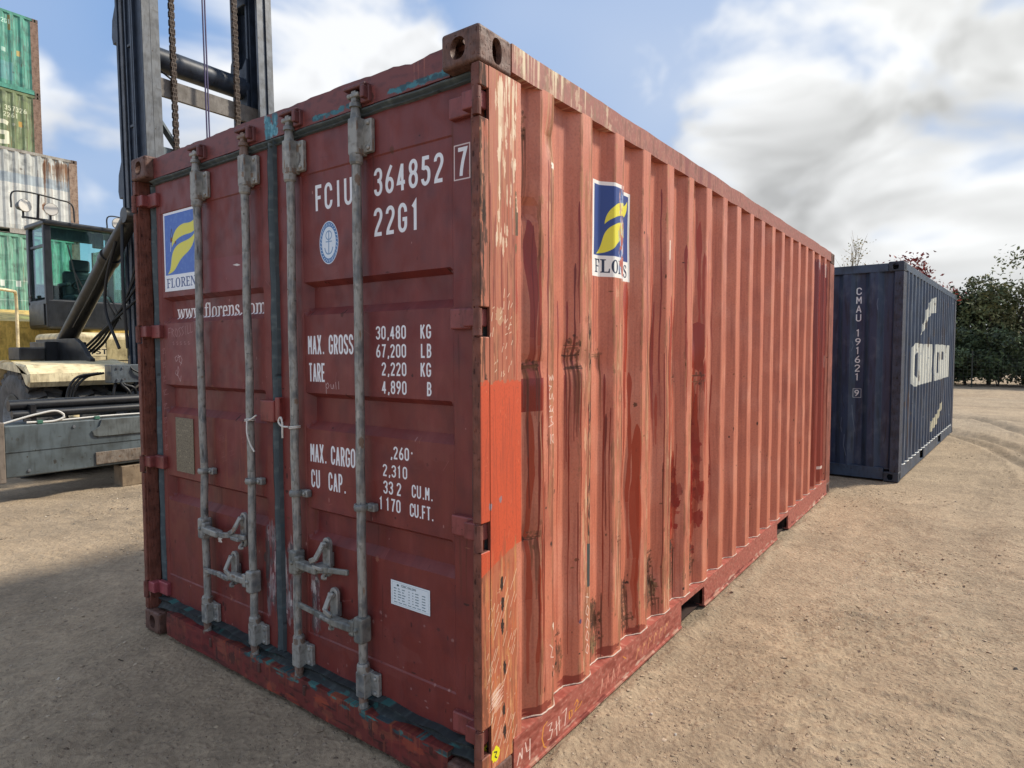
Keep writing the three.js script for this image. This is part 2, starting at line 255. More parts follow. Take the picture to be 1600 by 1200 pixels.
  for (let i = 0; i < 5200; i++) { // clods and small stones in the sand
    const x = R() * S, y = R() * S, r = 1.6 + 7 * R() ** 4, v = 0.85 + R() * 0.5;
    s.g.fillStyle = R() < 0.07 ? '#5d5044' : R() < 0.5 ? '#96846f' : '#b5a491'; s.g.globalAlpha = 0.55; s.g.beginPath(); s.g.ellipse(x, y, r, r * (0.6 + 0.4 * R()), R() * 3, 0, 7); s.g.fill();
    bg.fillStyle = Surf.gr(v); bg.globalAlpha = 0.75; bg.beginPath(); bg.ellipse(x, y, r * 0.8, r * 0.6, R() * 3, 0, 7); bg.fill();
  }
  s.g.globalAlpha = bg.globalAlpha = 1;
  const map = s.tex(), bt = new THREE.CanvasTexture(bump); bt.magFilter = THREE.LinearFilter; for (const t of [map, bt]) t.wrapS = t.wrapT = THREE.RepeatWrapping;
  const ground = new THREE.Mesh(g, new THREE.MeshStandardMaterial({ map, bumpMap: bt, bumpScale: 0.022, vertexColors: true, roughness: 0.97 }));
  ground.name = 'ground'; ground.receiveShadow = true; ground.userData = { kind: 'structure', label: 'bare sandy yard ground with tyre ruts and loose clods' }; scene.add(ground);
}

// ---------------------------------------------------------------- shipping containers
const CW = 2.438, CL = 6.058, CH = 2.591;
const castingGeo = (() => { // ISO corner fitting with oval holes in its three outer faces; outer corner at x=0,y=0,z=0 -> box spans -x, -y, -z
  const ev = new Evaluator(); ev.attributes = ['position', 'normal']; ev.useGroups = false;
  const B = (g) => { const f = flat(g); f.deleteAttribute('uv'); const b = new Brush(f); b.updateMatrixWorld(); return b; };
  const stad = (rx, ry, d) => { const s = new THREE.Shape(); const n = 22; for (let i = 0; i <= n; i++) { const a = (i / n) * 6.28318, px = Math.sign(Math.cos(a)) * Math.abs(Math.cos(a)) ** 0.75 * rx, py = Math.sin(a) * ry; i ? s.lineTo(px, py) : s.moveTo(px, py); } return new THREE.ExtrudeGeometry(s, { depth: d, bevelEnabled: false }); };
  let r = B(new RoundedBoxGeometry(0.162, 0.118, 0.178, 3, 0.013).translate(-0.081, -0.059, -0.089));
  r = ev.evaluate(r, B(new THREE.BoxGeometry(0.115, 0.075, 0.13).translate(-0.081, -0.059, -0.089)), SUBTRACTION);
  const f = stad(0.032, 0.036, 0.1); f.translate(-0.088, -0.06, -0.05); r = ev.evaluate(r, B(f), SUBTRACTION);
  const sd = stad(0.026, 0.042, 0.1); sd.rotateY(Math.PI / 2); sd.translate(-0.05, -0.06, -0.095); r = ev.evaluate(r, B(sd), SUBTRACTION);
  const tp = stad(0.03, 0.058, 0.1); tp.rotateX(-Math.PI / 2); tp.translate(-0.081, -0.05, -0.089); r = ev.evaluate(r, B(tp), SUBTRACTION);
  const g = r.geometry.index ? r.geometry.toNonIndexed() : r.geometry; for (const k of Object.keys(g.attributes)) if (!['position', 'normal'].includes(k)) g.deleteAttribute(k);
  g.clearGroups(); return boxUV(g, 0.6);
})();
function castingAt(parent, mat, x, y, z, sx, sy, sz) { // sx,sy,sz: +1 if the outer corner faces + on that axis
  let g = castingGeo.clone(); g.scale(sx, sy, sz);
  if (sx * sy * sz < 0) { const p = g.attributes.position, n = g.attributes.normal, u = g.attributes.uv; for (const a of [p, n, u]) { const k = a.itemSize, d = a.array; for (let i = 0; i < a.count; i += 3) for (let c = 0; c < k; c++) { const t = d[(i + 1) * k + c]; d[(i + 1) * k + c] = d[(i + 2) * k + c]; d[(i + 2) * k + c] = t; } } }
  const m = add('corner_casting', g, mat, parent, 0); m.position.set(x, y, z); return m;
}
const PITCH = 0.288;
const wave = (s) => { let t = (s - 0.363) % PITCH; if (t < 0) t += PITCH; return t < 0.084 ? 0 : t < 0.143 ? (t - 0.084) / 0.059 : t < 0.229 ? 1 : 1 - (t - 0.229) / 0.059; };
function waveStops(a, b, step) { // sample places along a corrugated sheet, with rounded bends
  const out = new Set([a, b]);
  for (let k = -2; k < 60; k++) for (const t of [0, 0.084, 0.143, 0.229]) { const s = 0.363 + k * PITCH + t; for (const d of [-0.004, 0.004]) if (s + d > a + 0.001 && s + d < b - 0.001) out.add(+(s + d).toFixed(5)); }
  const l = [...out].sort((p, q) => p - q), r = [l[0]];
  for (let i = 1; i < l.length; i++) { const n = Math.max(1, Math.ceil((l[i] - l[i - 1]) / step)); for (let k = 1; k <= n; k++) r.push(lerp(l[i - 1], l[i], k / n)); }
  return r;
}
// sheet from s=a to s=b, y0 to y1; place(s, depth, y) -> point, depth > 0 inward; uvOf(s, y)
function sheet(a, b, y0, y1, { step = 0.2, ystep = 3, depth = 0.036, dent, place, uvOf, crease = 0.2 }) {
  const S = waveStops(a, b, step), ny = Math.max(1, Math.ceil((y1 - y0) / ystep)), pos = [], uv = [], idx = [];
  for (let j = 0; j <= ny; j++) for (const s of S) { const y = lerp(y0, y1, j / ny), p = place(s, wave(s) * depth + (dent ? dent(s, y) : 0), y); pos.push(p.x, p.y, p.z); uv.push(...uvOf(s, y)); }
  const n = S.length; for (let j = 0; j < ny; j++) for (let i = 0; i < n - 1; i++) { const q = j * n + i; idx.push(q, q + 1, q + n, q + 1, q + n + 1, q + n); }
  const g = new THREE.BufferGeometry(); g.setAttribute('position', new THREE.Float32BufferAttribute(pos, 3)); g.setAttribute('uv', new THREE.Float32BufferAttribute(uv, 2)); g.setIndex(idx);
  return toCreasedNormals(g, crease);
}
// simple container: corner at its right door-end base; mats: {side, end, rail, post, cast, roof}; side is a Surf over s 0..CL, y 0..CH
function makeContainer(name, label, pos, turn, mats, group, opt = {}) {
  const t = thing(name, label, 'container', pos, turn, group), L = CL, W = CW, H = CH;
  for (const x of [0, 1]) for (const y of [0, 1]) for (const z of [0, 1]) castingAt(t, mats.cast, x ? 0 : -W, y ? H : 0, z ? 0 : -L, x ? 1 : -1, y ? 1 : -1, z ? 1 : -1);
  const uvS = (s, y) => [s / CL, y / CH];
  for (const x of [0, 1]) for (const z of [0, 1]) { const X = x ? -0.004 : -W + 0.004, d = x ? -1 : 1, Z = z ? -0.004 : -L + 0.004, e = z ? -1 : 1; const post = add('corner_post', [bb(X, X + d * 0.09, 0.118, H - 0.118, Z, Z + e * 0.03), bb(X, X + d * 0.018, 0.118, H - 0.118, Z + e * 0.031, Z + e * 0.228)], mats.post, t, 1.1); }
  for (const x of [0, 1]) {
    const X = x ? -0.003 : -W + 0.003, d = x ? -1 : 1;
    add('top_rail', bb(X, X + d * 0.06, 2.497, 2.582, -0.18, -L + 0.18, 0.004), mats.rail, t, 1.3);
    // bottom rail with two forklift pockets
    const cuts = opt.solidRail ? [[0.18, L - 0.18]] : [[0.18, 1.755], [2.12, 3.82], [4.19, L - 0.18]], parts = cuts.map(([a, b]) => bb(X, X + d * 0.012, 0.02, 0.168, -a, -b)).concat([bb(X, X + d * 0.05, 0.156, 0.168, -0.18, -L + 0.18).translate(d * 0.0005, 0.0015, 0), bb(X + d * 0.002, X + d * 0.05, 0.016, 0.026, -0.18, -L + 0.18)]);
    add('bottom_rail', parts, mats.rail, t, 1.3);
    const place = x ? (s, dd, y) => V(-0.003 - dd, y, -s) : (s, dd, y) => V(-W + 0.003 + dd, y, -s);
    for (const [a, b] of opt.panels ?? [[0.23, 3.02], [3.02, L - 0.23]]) add('side_panel', sheet(a, b, 0.166, 2.5, { place, uvOf: uvS, step: opt.step ?? 0.2 }), mats.side, t, 0);
  }
  for (const z of [0, 1]) {
    const Z = z ? -0.006 : -L + 0.006, e = z ? -1 : 1;
    add('end_header', bb(-W + 0.163, -0.163, 2.48, 2.575, Z, Z + e * 0.06, 0.004), mats.rail, t, 1.3);
    add('end_sill', bb(-W + 0.163, -0.163, 0.02, 0.16, Z, Z + e * 0.06, 0.004), mats.rail, t, 1.3);
    add('end_panel', sheet(0.10, W - 0.10, 0.158, 2.482, { place: (s, dd, y) => V(-W + s, y, Z + e * (0.006 + dd * 1.25)), uvOf: (s, y) => [s / W, y / CH], step: 0.2 }), mats.end ?? mats.side, t, 0);
  }
  add('roof_panel', bb(-W + 0.05, -0.05, 2.555, 2.572, -L + 0.06, -0.06), mats.roof ?? mats.rail, t, 1.3);
  add('floor_panel', bb(-W + 0.06, -0.06, 0.14, 0.165, -L + 0.06, -0.06), mats.roof ?? mats.rail, t, 1.3);
  return t;
}
// ---------------------------------------------------------------- the red container: textures
const RED = '#c67459', DRIP = '#a53c26', DARKRED = '#8d2c1e';
const OCHRE = ['#a56f4c', '#b07d58', '#8e5c40', '#7b4a32'], RUST = ['#573622', '#432a1d', '#6f452c', '#33221a', '#7d5538'];
const streakBig = noiseCanvas(1024, 256, 90, 3, 4, [120, 50, 38], (v) => v * 1.0 - 0.05, 1), fadeBig = noiseCanvas(512, 512, 7, 5, 5, [222, 158, 136], (v) => v * 0.9, 2), darkBig = noiseCanvas(512, 512, 9, 4, 6, [120, 52, 42], (v) => v * 0.8 - 0.06, 4), grainA = noiseCanvas(1024, 1024, 220, 160, 3, [70, 30, 22], (v) => v * 0.42 - 0.03, 6), rubA = noiseCanvas(1024, 1024, 26, 14, 6, [150, 104, 74], (v) => (v - 0.28) * 3.2, 8), grainL = noiseCanvas(1024, 1024, 180, 90, 3, [235, 190, 170], (v) => v * 0.4 - 0.05, 9);
function paintSide(s0, s1, w, h) {
  const s = new Surf(w, h, s0, s1, 0, 2.6, RED, 0.46), R = rng(99);
  s.lay(fadeBig, 0.7); s.lay(darkBig, 0.6); s.lay(streakBig, 0.5); s.lay(grainA, 0.7); s.lay(grainL, 0.6);
  s.layRough(noiseCanvas(512, 512, 14, 6, 5, [255, 255, 255], (v) => 0.05 + v * 0.5, 12));
  const lo = (a) => a >= s0 - 0.4 && a <= s1 + 0.4;
  // worn bends: bare primer and rust along the outer folds
  for (let k = 0; k < 20; k++) {
    const e = 0.363 + k * PITCH, near = e < 1.95;
    for (const [o, amt] of [[0.004, 0.6], [0.08, 1]]) {
      const n = near ? 70 : 9;
      for (let i = 0; i < n; i++) { const y = 0.18 + R() * 2.3, hh = 0.01 + 0.11 * R() ** 2; if (R() < amt && lo(e)) s.blob(e + o + (R() - 0.5) * (near ? 0.012 : 0.006), y, 0.0022 + R() * (near ? 0.009 : 0.004), hh, OCHRE[(R() * 4) | 0], 0.85, R, 0.25 + R() * 0.35, 0.6); }
    }
    if (lo(e)) for (let i = 0; i < (near ? 16 : 5); i++) { const y = 0.2 + R() ** 1.7 * 2.1; s.blob(e - 0.03 + R() * 0.14, y, 0.002 + 0.008 * R() ** 2, 0.003 + 0.013 * R() ** 2, RUST[(R() * 5) | 0], 0.9, R, 0.8); }
  }
  // ochre scuffed strips on the folds near the door end
  for (const [a, y0, y1, wd, n] of [[0.43, 0.9, 2.48, 0.03, 90], [0.70, 0.2, 2.3, 0.03, 140], [0.725, 0.35, 1.75, 0.02, 110], [0.98, 0.3, 2.1, 0.028, 110], [1.02, 0.25, 1.7, 0.025, 100], [1.30, 0.2, 1.6, 0.03, 130], [1.55, 0.2, 1.5, 0.03, 110], [1.60, 0.25, 1.45, 0.03, 110], [1.86, 0.2, 1.2, 0.02, 60], [0.47, 0.2, 0.9, 0.03, 40]]) if (lo(a)) for (let i = 0; i < n; i++) s.blob(a + (R() - 0.5) * wd * 1.5, lerp(y0, y1, R()), 0.002 + R() * wd * 0.30, 0.012 + R() * 0.10, R() < 0.12 ? '#d6b795' : OCHRE[(R() * 4) | 0], 0.9, R, 0.18 + R() * 0.34, 0.6);
  // glossy touch-up paint that has run down the wall
  const drips = [[0.332, 2.03, 1.40, 0.05], [0.362, 1.90, 1.42, 0.02], [0.325, 1.34, 0.30, 0.035], [0.355, 0.75, 0.2, 0.022], [0.372, 1.33, 0.25, 0.01], [0.485, 2.45, 1.60, 0.028], [0.50, 1.9, 1.5, 0.016], [0.512, 1.6, 0.9, 0.008], [0.545, 1.75, 0.25, 0.007], [0.47, 1.4, 0.2, 0.006], [0.60, 1.75, 1.1, 0.008], [0.61, 1.55, 0.3, 0.008], [0.655, 1.5, 0.5, 0.008], [0.64, 1.48, 1.2, 0.007],
    [1.14, 1.87, 1.28, 0.055], [1.085, 1.35, 0.95, 0.02], [1.13, 1.5, 0.9, 0.012], [1.175, 1.45, 0.55, 0.03], [1.205, 1.2, 0.25, 0.05], [1.22, 0.95, 0.2, 0.03], [0.90, 1.45, 0.2, 0.008], [0.925, 1.3, 0.4, 0.006], [1.02, 1.7, 0.5, 0.007], [1.34, 1.5, 0.3, 0.009], [1.36, 2.4, 1.3, 0.012], [1.38, 1.55, 0.6, 0.007], [1.42, 1.5, 0.5, 0.008], [1.45, 1.55, 1.2, 0.012],
    [1.66, 2.3, 1.3, 0.02], [1.70, 1.1, 0.42, 0.05], [1.74, 1.0, 0.4, 0.06], [1.95, 2.45, 1.5, 0.035], [1.99, 1.8, 0.9, 0.06], [2.02, 1.5, 0.42, 0.07], [2.05, 1.3, 0.5, 0.05], [2.06, 2.3, 1.1, 0.03], [2.26, 1.7, 1.05, 0.03], [2.29, 1.2, 0.6, 0.045], [2.30, 0.7, 0.25, 0.03], [1.93, 0.95, 0.35, 0.04], [1.62, 1.45, 0.7, 0.01], [2.0, 1.05, 0.35, 0.05], [0.125, 2.45, 1.45, 0.012], [0.16, 2.3, 1.45, 0.01], [0.20, 2.1, 1.45, 0.02]];
  for (const [a, y0, y1, wd] of drips) if (lo(a)) { s.drip(a, y0, y1, wd, wd < 0.013 ? '#7d2318' : R() < 0.6 ? DRIP : DARKRED, 0.16, R, wd < 0.013 ? 1.1 : 1.0); }
  for (let i = 0; i < 46; i++) { const a = 1.3 + R() * 1.05, y = 0.9 + R() * 1.5; if (lo(a)) s.drip(a, y, Math.max(0.2, y - 0.2 - R() * 0.8), 0.006 + R() ** 2 * 0.03, R() < 0.5 ? '#8f2a1e' : '#a23a26', 0.16, R, 0.85); }
  for (let i = 0; i < 44; i++) { const a = 0.29 + R() * 1.5, y = 0.7 + R() * 1.7, l = 0.3 + R() * 1.0; if (lo(a)) s.drip(a, y, Math.max(0.19, y - l), 0.005 + R() * 0.006, ['#6a1f16', '#7d2318', '#5b2a1c'][(R() * 3) | 0], 0.3, R, 1.1); }
  for (let i = 0; i < 26; i++) { const a = 0.3 + R() * 2.0, y = 0.9 + R() * 1.3; if (lo(a)) s.drip(a, y, y - 0.1 - R() * 0.6, 0.003 + R() * 0.003, '#7d2318', 0.35, R, 0.95); }
  for (const [x, y, rx, ry, n] of [[1.72, 0.72, 0.05, 0.24, 26], [2.0, 0.85, 0.07, 0.35, 34], [2.04, 0.6, 0.06, 0.25, 18], [2.28, 0.9, 0.03, 0.25, 12]]) if (lo(x)) s.speck(x, y, rx, ry, n, 0.022, ['#8a1f1c', '#93251d', '#7c1d1a'], 0.15, R, 0.8);
  // repainted stretch at the far end and rectangular patch by the post
  if (s1 > 5) { for (const [a, b] of [[5.22, 5.34], [5.42, 5.80]]) { s.rect(a, 0.2, b, 2.42, '#8a3226', 0.26, 0.85); for (let i = 0; i < 12; i++) s.drip(a + R() * (b - a), 2.45, 0.3 + R(), 0.02, '#7a2a21', 0.2, R, 0.8); } s.rect(5.62, 1.38, 5.66, 1.5, '#e8e2d8', 0.5); s.rect(5.5, 0.33, 5.68, 0.36, '#e6ded2', 0.6, 0.8); s.rect(5.44, 2.34, 5.49, 2.44, '#d9c9bd', 0.5, 0.8); s.rect(5.58, 2.30, 5.66, 2.44, '#d9c9bd', 0.5, 0.7); }
  s.poly([[1.935, 1.70], [1.97, 1.715], [2.01, 1.70], [2.05, 1.72], [2.085, 1.705], [2.09, 1.52], [2.06, 1.43], [2.02, 1.46], [1.98, 1.41], [1.94, 1.45]], '#963322', 0.16, 0.9); for (let i = 0; i < 8; i++) s.drip(1.94 + R() * 0.15, 1.5, 1.1 + R() * 0.25, 0.02, '#8d2f20', 0.16, R, 0.9);
  if (lo(0.3)) { s.poly([[0.229, 1.447], [0.378, 1.452], [0.376, 1.33], [0.30, 1.326], [0.262, 1.342], [0.229, 1.32]], '#86271c', 0.16, 0.95); }
  // rust and dirt scabs
  const scabs = [[0.625, 1.56, 0.03, 0.05, 24], [0.64, 1.48, 0.035, 0.012, 12], [0.332, 1.50, 0.03, 0.02, 20], [0.30, 2.06, 0.02, 0.03, 8], [0.305, 2.36, 0.008, 0.05, 14], [0.86, 1.54, 0.03, 0.02, 8], [0.50, 0.98, 0.03, 0.03, 10], [0.55, 0.38, 0.02, 0.05, 10], [0.335, 0.86, 0.03, 0.02, 10], [0.83, 0.38, 0.05, 0.07, 46], [0.85, 0.27, 0.05, 0.05, 30], [1.10, 0.36, 0.04, 0.10, 54], [1.15, 0.26, 0.05, 0.05, 34], [1.42, 0.42, 0.05, 0.12, 60], [1.46, 0.28, 0.04, 0.06, 26], [1.68, 0.32, 0.04, 0.10, 40], [1.72, 0.45, 0.03, 0.1, 22], [2.0, 0.32, 0.05, 0.08, 34], [2.28, 0.36, 0.03, 0.08, 22], [1.70, 1.40, 0.05, 0.03, 18], [2.06, 1.39, 0.05, 0.03, 14], [1.12, 0.8, 0.015, 0.03, 6], [1.0, 0.7, 0.02, 0.03, 6], [2.56, 0.42, 0.02, 0.09, 12], [2.87, 0.36, 0.015, 0.06, 10], [3.18, 0.42, 0.025, 0.10, 16], [3.7, 0.4, 0.02, 0.05, 8], [4.86, 0.36, 0.03, 0.07, 14], [3.45, 1.2, 0.012, 0.03, 4], [4.6, 1.32, 0.02, 0.03, 5], [4.2, 0.36, 0.02, 0.06, 10]];
  for (const [x, y, rx, ry, n] of scabs) if (lo(x)) { s.speck(x, y, rx, ry * 1.15, n * 1.5, 0.0045, RUST, 0.95, R, 0.6); for (let i = 0; i < 1 + n / 12; i++) { const yy = y + (R() - 0.5) * ry * 1.6, w = rx * (0.5 + R()); s.line([[x - w, yy], [x - w * 0.3, yy - 0.004 + R() * 0.008], [x + w * 0.6, yy + R() * 0.006]], 0.003 + R() * 0.004, RUST[(R() * 5) | 0], 0.9, 0.6); } for (let i = 0; i < 2 + n / 9; i++) s.drip(x + (R() - 0.5) * rx * 1.8, y - R() * ry, Math.max(0.17, y - ry - 0.05 - R() * 0.28), 0.004 + R() * 0.008, R() < 0.5 ? '#7d4a30' : '#5f3826', 0.85, R, 0.55); }
  for (const [x, y, rx, ry] of [[0.82, 0.40, 0.035, 0.045], [0.835, 0.25, 0.03, 0.04], [1.455, 0.33, 0.03, 0.05], [1.70, 0.28, 0.025, 0.05]]) if (lo(x)) { s.blob(x, y, rx * 0.8, ry, '#7a5e40', 0.95, R, 0.6, 0.9); s.speck(x, y, rx, ry, 50, 0.005, ['#4a3a24', '#8a7450'], 0.95, R); }
  for (const [x, y, rx, ry, n] of [[0.85, 0.36, 0.05, 0.12, 60], [1.13, 0.34, 0.06, 0.14, 90], [1.42, 0.36, 0.06, 0.16, 90], [1.70, 0.36, 0.05, 0.15, 70], [1.98, 0.34, 0.05, 0.13, 50], [2.27, 0.33, 0.04, 0.12, 40], [0.55, 0.3, 0.04, 0.08, 20]]) if (lo(x)) { for (let i = 0; i < n; i++) { const yy = y + (R() + R() - 1) * ry, xx = x + (R() + R() - 1) * rx; s.blob(xx, yy, 0.003 + R() ** 2 * 0.010, 0.005 + R() ** 2 * 0.026, RUST[(R() * 5) | 0], 0.95, R, 0.35 + R() * 0.5, 0.8); } for (let i = 0; i < n / 8; i++) s.drip(x + (R() - 0.5) * rx * 2, y + ry * R(), 0.175, 0.004 + R() * 0.007, '#5b3422', 0.9, R, 0.7); }
  // dark red touch-up near the bottom weld, white chips
  for (const [x, y] of [[0.62, 0.19], [0.93, 0.2], [1.22, 0.19], [0.36, 0.19]]) if (lo(x)) s.blob(x, y, 0.07, 0.02, '#7a2b22', 0.3, R, 0.7);
  for (const [x, y, r] of [[0.452, 0.485, 0.012], [0.443, 2.243, 0.01], [0.46, 2.238, 0.006]]) if (lo(x)) s.blob(x, y, r, r * 1.3, '#e9e2d2', 0.6, R);
  if (lo(0.7)) { s.poly([[0.709, 0.743], [0.744, 0.735], [0.746, 0.555], [0.712, 0.557]], '#3c4444', 0.5); s.blob(0.655, 0.43, 0.008, 0.01, '#2f3870', 0.6, R, 0.7); for (let i = 0; i < 34; i++) s.blob(0.722 + (R() - 0.5) * 0.02, 0.75 + R() * 1.0, 0.003, 0.01 + 0.02 * R(), '#2b1d16', 0.9, R, 0.8); }
  if (s1 > 1.5 && s0 < 1.5) s.rect(1.545, 2.02, 1.556, 2.12, '#eadfce', 0.6);
  // chalk marks
  const chalk = '#e9d6cb', cs = (pts) => s.scrawl(pts, 0.0035, chalk, 0.75);
  if (s0 < 0.5) {
    for (const [x, y, l] of [[0.415, 1.46, [[0, 0], [0.004, -0.02], [0.008, -0.006], [0.012, -0.02], [0.016, 0], [0.02, -0.02], [0.026, -0.002], [0.026, -0.02]]], [0.415, 1.42, [[0, 0], [0.012, -0.003], [0.002, -0.018]]], [0.418, 1.39, [[0, 0], [0.0, -0.02], [0.008, -0.02], [0.014, 0], [0.018, -0.022], [0.026, -0.016], [0.02, -0.03]]], [0.42, 1.345, [[0.006, 0], [-0.002, -0.004], [0.006, -0.016], [-0.002, -0.022], [0.014, -0.022], [0.02, -0.006], [0.012, -0.018], [0.022, -0.03]]], [0.42, 1.30, [[0, 0], [0.012, 0.003], [0.006, -0.014], [0.014, -0.022]]], [0.412, 1.265, [[0, 0], [0.03, 0.012]]], [0.424, 1.235, [[0, 0], [0, -0.035]]], [0.434, 1.23, [[0, 0], [0.008, 0.004], [0.012, -0.014], [0.006, -0.03], [-0.001, -0.018], [0, 0]]]]) cs(l.map((q) => [x + q[0] * 1.4, y + q[1]]));
    for (let i = 0; i < 4; i++) { const y = 0.46 - i * 0.055; cs([[0.70, y], [0.712, y + 0.02], [0.725, y], [0.715, y - 0.025], [0.70, y - 0.012], [0.70, y]]); }
    cs([[0.70, 0.52], [0.725, 0.51]]); cs([[0.712, 0.53], [0.708, 0.49]]); cs([[0.76, 0.60], [0.77, 0.62], [0.78, 0.59], [0.76, 0.55], [0.785, 0.50]]); cs([[0.775, 0.48], [0.768, 0.46], [0.78, 0.45], [0.772, 0.43]]); cs([[0.42, 0.42], [0.44, 0.40], [0.425, 0.37], [0.45, 0.36]]); cs([[0.44, 0.33], [0.455, 0.31], [0.445, 0.29]]);
  }
  // the lessor's sticker wrapped over the corrugations
  if (s0 < 1) {
    const a = 0.822, b = 1.172, y0 = 1.875, y1 = 2.285;
    s.rect(a, y0, b, y1, '#f1f0ea', 0.35); s.rect(a + 0.014, y0 + 0.092, b - 0.014, y1 - 0.016, '#2b4386', 0.3);
    florens(s, a + 0.014, y0 + 0.092, b - 0.014, y1 - 0.016); s.serif('FLORENS', a + 0.022, y0 + 0.018, 0.058, b - a - 0.045, '#222b45');
    for (let i = 0; i < 60; i++) s.blob(1.0 + (R() - 0.5) * 0.05, y0 + R() * 0.41, 0.002 + R() * 0.006, 0.006 + R() * 0.028, ['#c9d3e4', '#9eb0d2', '#b5705f', '#d9dfe8'][(R() * 4) | 0], 0.6, R, 0.55); for (let i = 0; i < 14; i++) s.blob(1.01 + (R() - 0.5) * 0.03, y0 + 0.02 + R() * 0.16, 0.004 + R() * 0.008, 0.008 + R() * 0.02, '#b9604f', 0.6, R, 0.9);
    s.drip(1.15, 1.876, 1.45, 0.04, '#9a3822', 0.2, R, 0.9);
  }
  return s;
}
function florens(s, x0, y0, x1, y1) { // two yellow ribbons on the blue field
  const g = s.g, P = (u, v) => [s.X(lerp(x0, x1, u)), s.Y(lerp(y0, y1, v))];
  g.fillStyle = '#e6dc3a'; g.beginPath(); g.moveTo(...P(0.06, 0.02));
  g.bezierCurveTo(...P(0.22, 0.1), ...P(0.12, 0.32), ...P(0.3, 0.44)); g.bezierCurveTo(...P(0.5, 0.56), ...P(0.7, 0.48), ...P(0.86, 0.62)); g.bezierCurveTo(...P(0.86, 0.46), ...P(0.74, 0.36), ...P(0.58, 0.30)); g.bezierCurveTo(...P(0.30, 0.18), ...P(0.36, 0.04), ...P(0.06, 0.02)); g.fill();
  g.beginPath(); g.moveTo(...P(0.2, 0.45)); g.bezierCurveTo(...P(0.22, 0.78), ...P(0.5, 0.82), ...P(0.66, 0.80)); g.bezierCurveTo(...P(0.8, 0.79), ...P(0.9, 0.84), ...P(0.97, 0.93)); g.bezierCurveTo(...P(0.97, 0.74), ...P(0.9, 0.63), ...P(0.7, 0.625)); g.bezierCurveTo(...P(0.46, 0.62), ...P(0.3, 0.58), ...P(0.2, 0.45)); g.fill();
}
const sideNear = paintSide(0, 2.4, 2048, 2048), sideFar = paintSide(2.4, 6.1, 2048, 1024);
{ // post strip of the near texture: s 0 .. 0.231
  const s = sideNear, R = rng(4);
  s.rect(0, 0, 0.2, 2.6, '#a8644c', 0.7, 0.75);
  for (let i = 0; i < 420; i++) s.blob(R() * 0.21, R() * 2.6, 0.001 + R() * 0.006, 0.02 + R() * 0.12, ['#b98a64', '#8d5a40', '#c27a58', '#9c4f38', '#6b4030', '#ad5a3f'][(R() * 6) | 0], 0.8, R, 0.45, 0.6);
  for (let i = 0; i < 160; i++) s.blob(R() * 0.035, R() * 2.6, 0.002 + R() * 0.007, 0.01 + R() * 0.07, ['#3a241c', '#5b3a2a', '#2a1c18'][(R() * 3) | 0], 0.9, R, 0.6, 0.6);
  for (const [x, y0, y1, w] of [[0.112, 2.46, 2.05, 0.024], [0.122, 2.46, 2.25, 0.018], [0.108, 2.3, 1.9, 0.009], [0.165, 2.5, 2.3, 0.012], [0.185, 2.58, 1.95, 0.008], [0.15, 2.46, 2.32, 0.010], [0.18, 2.45, 2.2, 0.010]]) s.drip(x, y0, y1, w, '#e2d3b4', 0.7, R, 0.85);
  for (let i = 0; i < 60; i++) s.blob(0.09 + R() * 0.12, 1.9 + R() * 0.6, 0.002 + R() * 0.004, 0.008 + R() * 0.03, '#e4d5ba', 0.7, R, 0.7);
  for (const [x, y0, y1] of [[0.06, 2.1, 1.44], [0.085, 2.0, 1.45], [0.12, 1.9, 1.45], [0.15, 1.85, 1.44], [0.178, 2.2, 1.44], [0.19, 1.95, 1.46], [0.075, 1.8, 1.44]]) s.drip(x, y0, y1, 0.008, '#7d3525', 0.4, R, 0.8);
  s.blob(0.105, 1.67, 0.02, 0.03, '#c7b08c', 0.8, R, 0.5); for (let i = 0; i < 34; i++) { const x = 0.05 + R() * 0.13, y = 1.46 + R() * 0.28; s.line([[x, y], [x + 0.012 * R(), y + 0.03 * R()]], 0.003, '#e6dac2', 0.7, 0.7); }
  s.rect(0.198, 1.95, 0.212, 2.03, '#54483c', 0.9, 0.9);
  for (let i = 0; i < 24; i++) s.blob(0.2, 1.9 + R() * 0.2, 0.004, 0.012 * R() + 0.004, '#6a5a44', 0.9, R, 0.8);
  s.poly([[0.0, 1.438], [0.232, 1.444], [0.231, 0.872], [0.19, 0.868], [0.12, 0.845], [0.0, 0.80]], '#c95230', 0.55);
  for (let i = 0; i < 70; i++) { const e = i % 3, x = e === 0 ? R() * 0.23 : e === 1 ? 0.225 + R() * 0.008 : R() * 0.2, y = e === 0 ? 1.436 + R() * 0.012 : e === 1 ? 0.87 + R() * 0.57 : 0.81 + x * 0.3 + R() * 0.012; s.blob(x, y, 0.004 + R() * 0.008, 0.003 + R() * 0.008, '#c95230', 0.55, R, 0.9); } s.g.save(); s.g.beginPath(); s.g.rect(0, s.Y(1.45), s.X(0.234), s.Y(0.8) - s.Y(1.45)); s.g.clip(); s.g.globalAlpha = 0.7; s.g.drawImage(grainA, 0, 0, s.w, s.h); s.g.globalAlpha = 0.5; s.g.drawImage(darkBig, 0, 0, s.w, s.h); s.g.restore(); for (const [xa, xb, y1] of [[0.055, 0.012, 1.0], [0.075, 0.105, 0.86], [0.135, 0.145, 0.88], [0.2, 0.145, 1.15], [0.185, 0.205, 0.88]]) { const l = []; for (let y = 1.43; y > y1; y -= 0.03) l.push([lerp(xa, xb, (1.43 - y) / (1.43 - y1)) + 0.003 * n2(xa * 90, y * 5), y]); s.line(l, 0.0011, '#7c2d1d', 0.5, 0.7); }
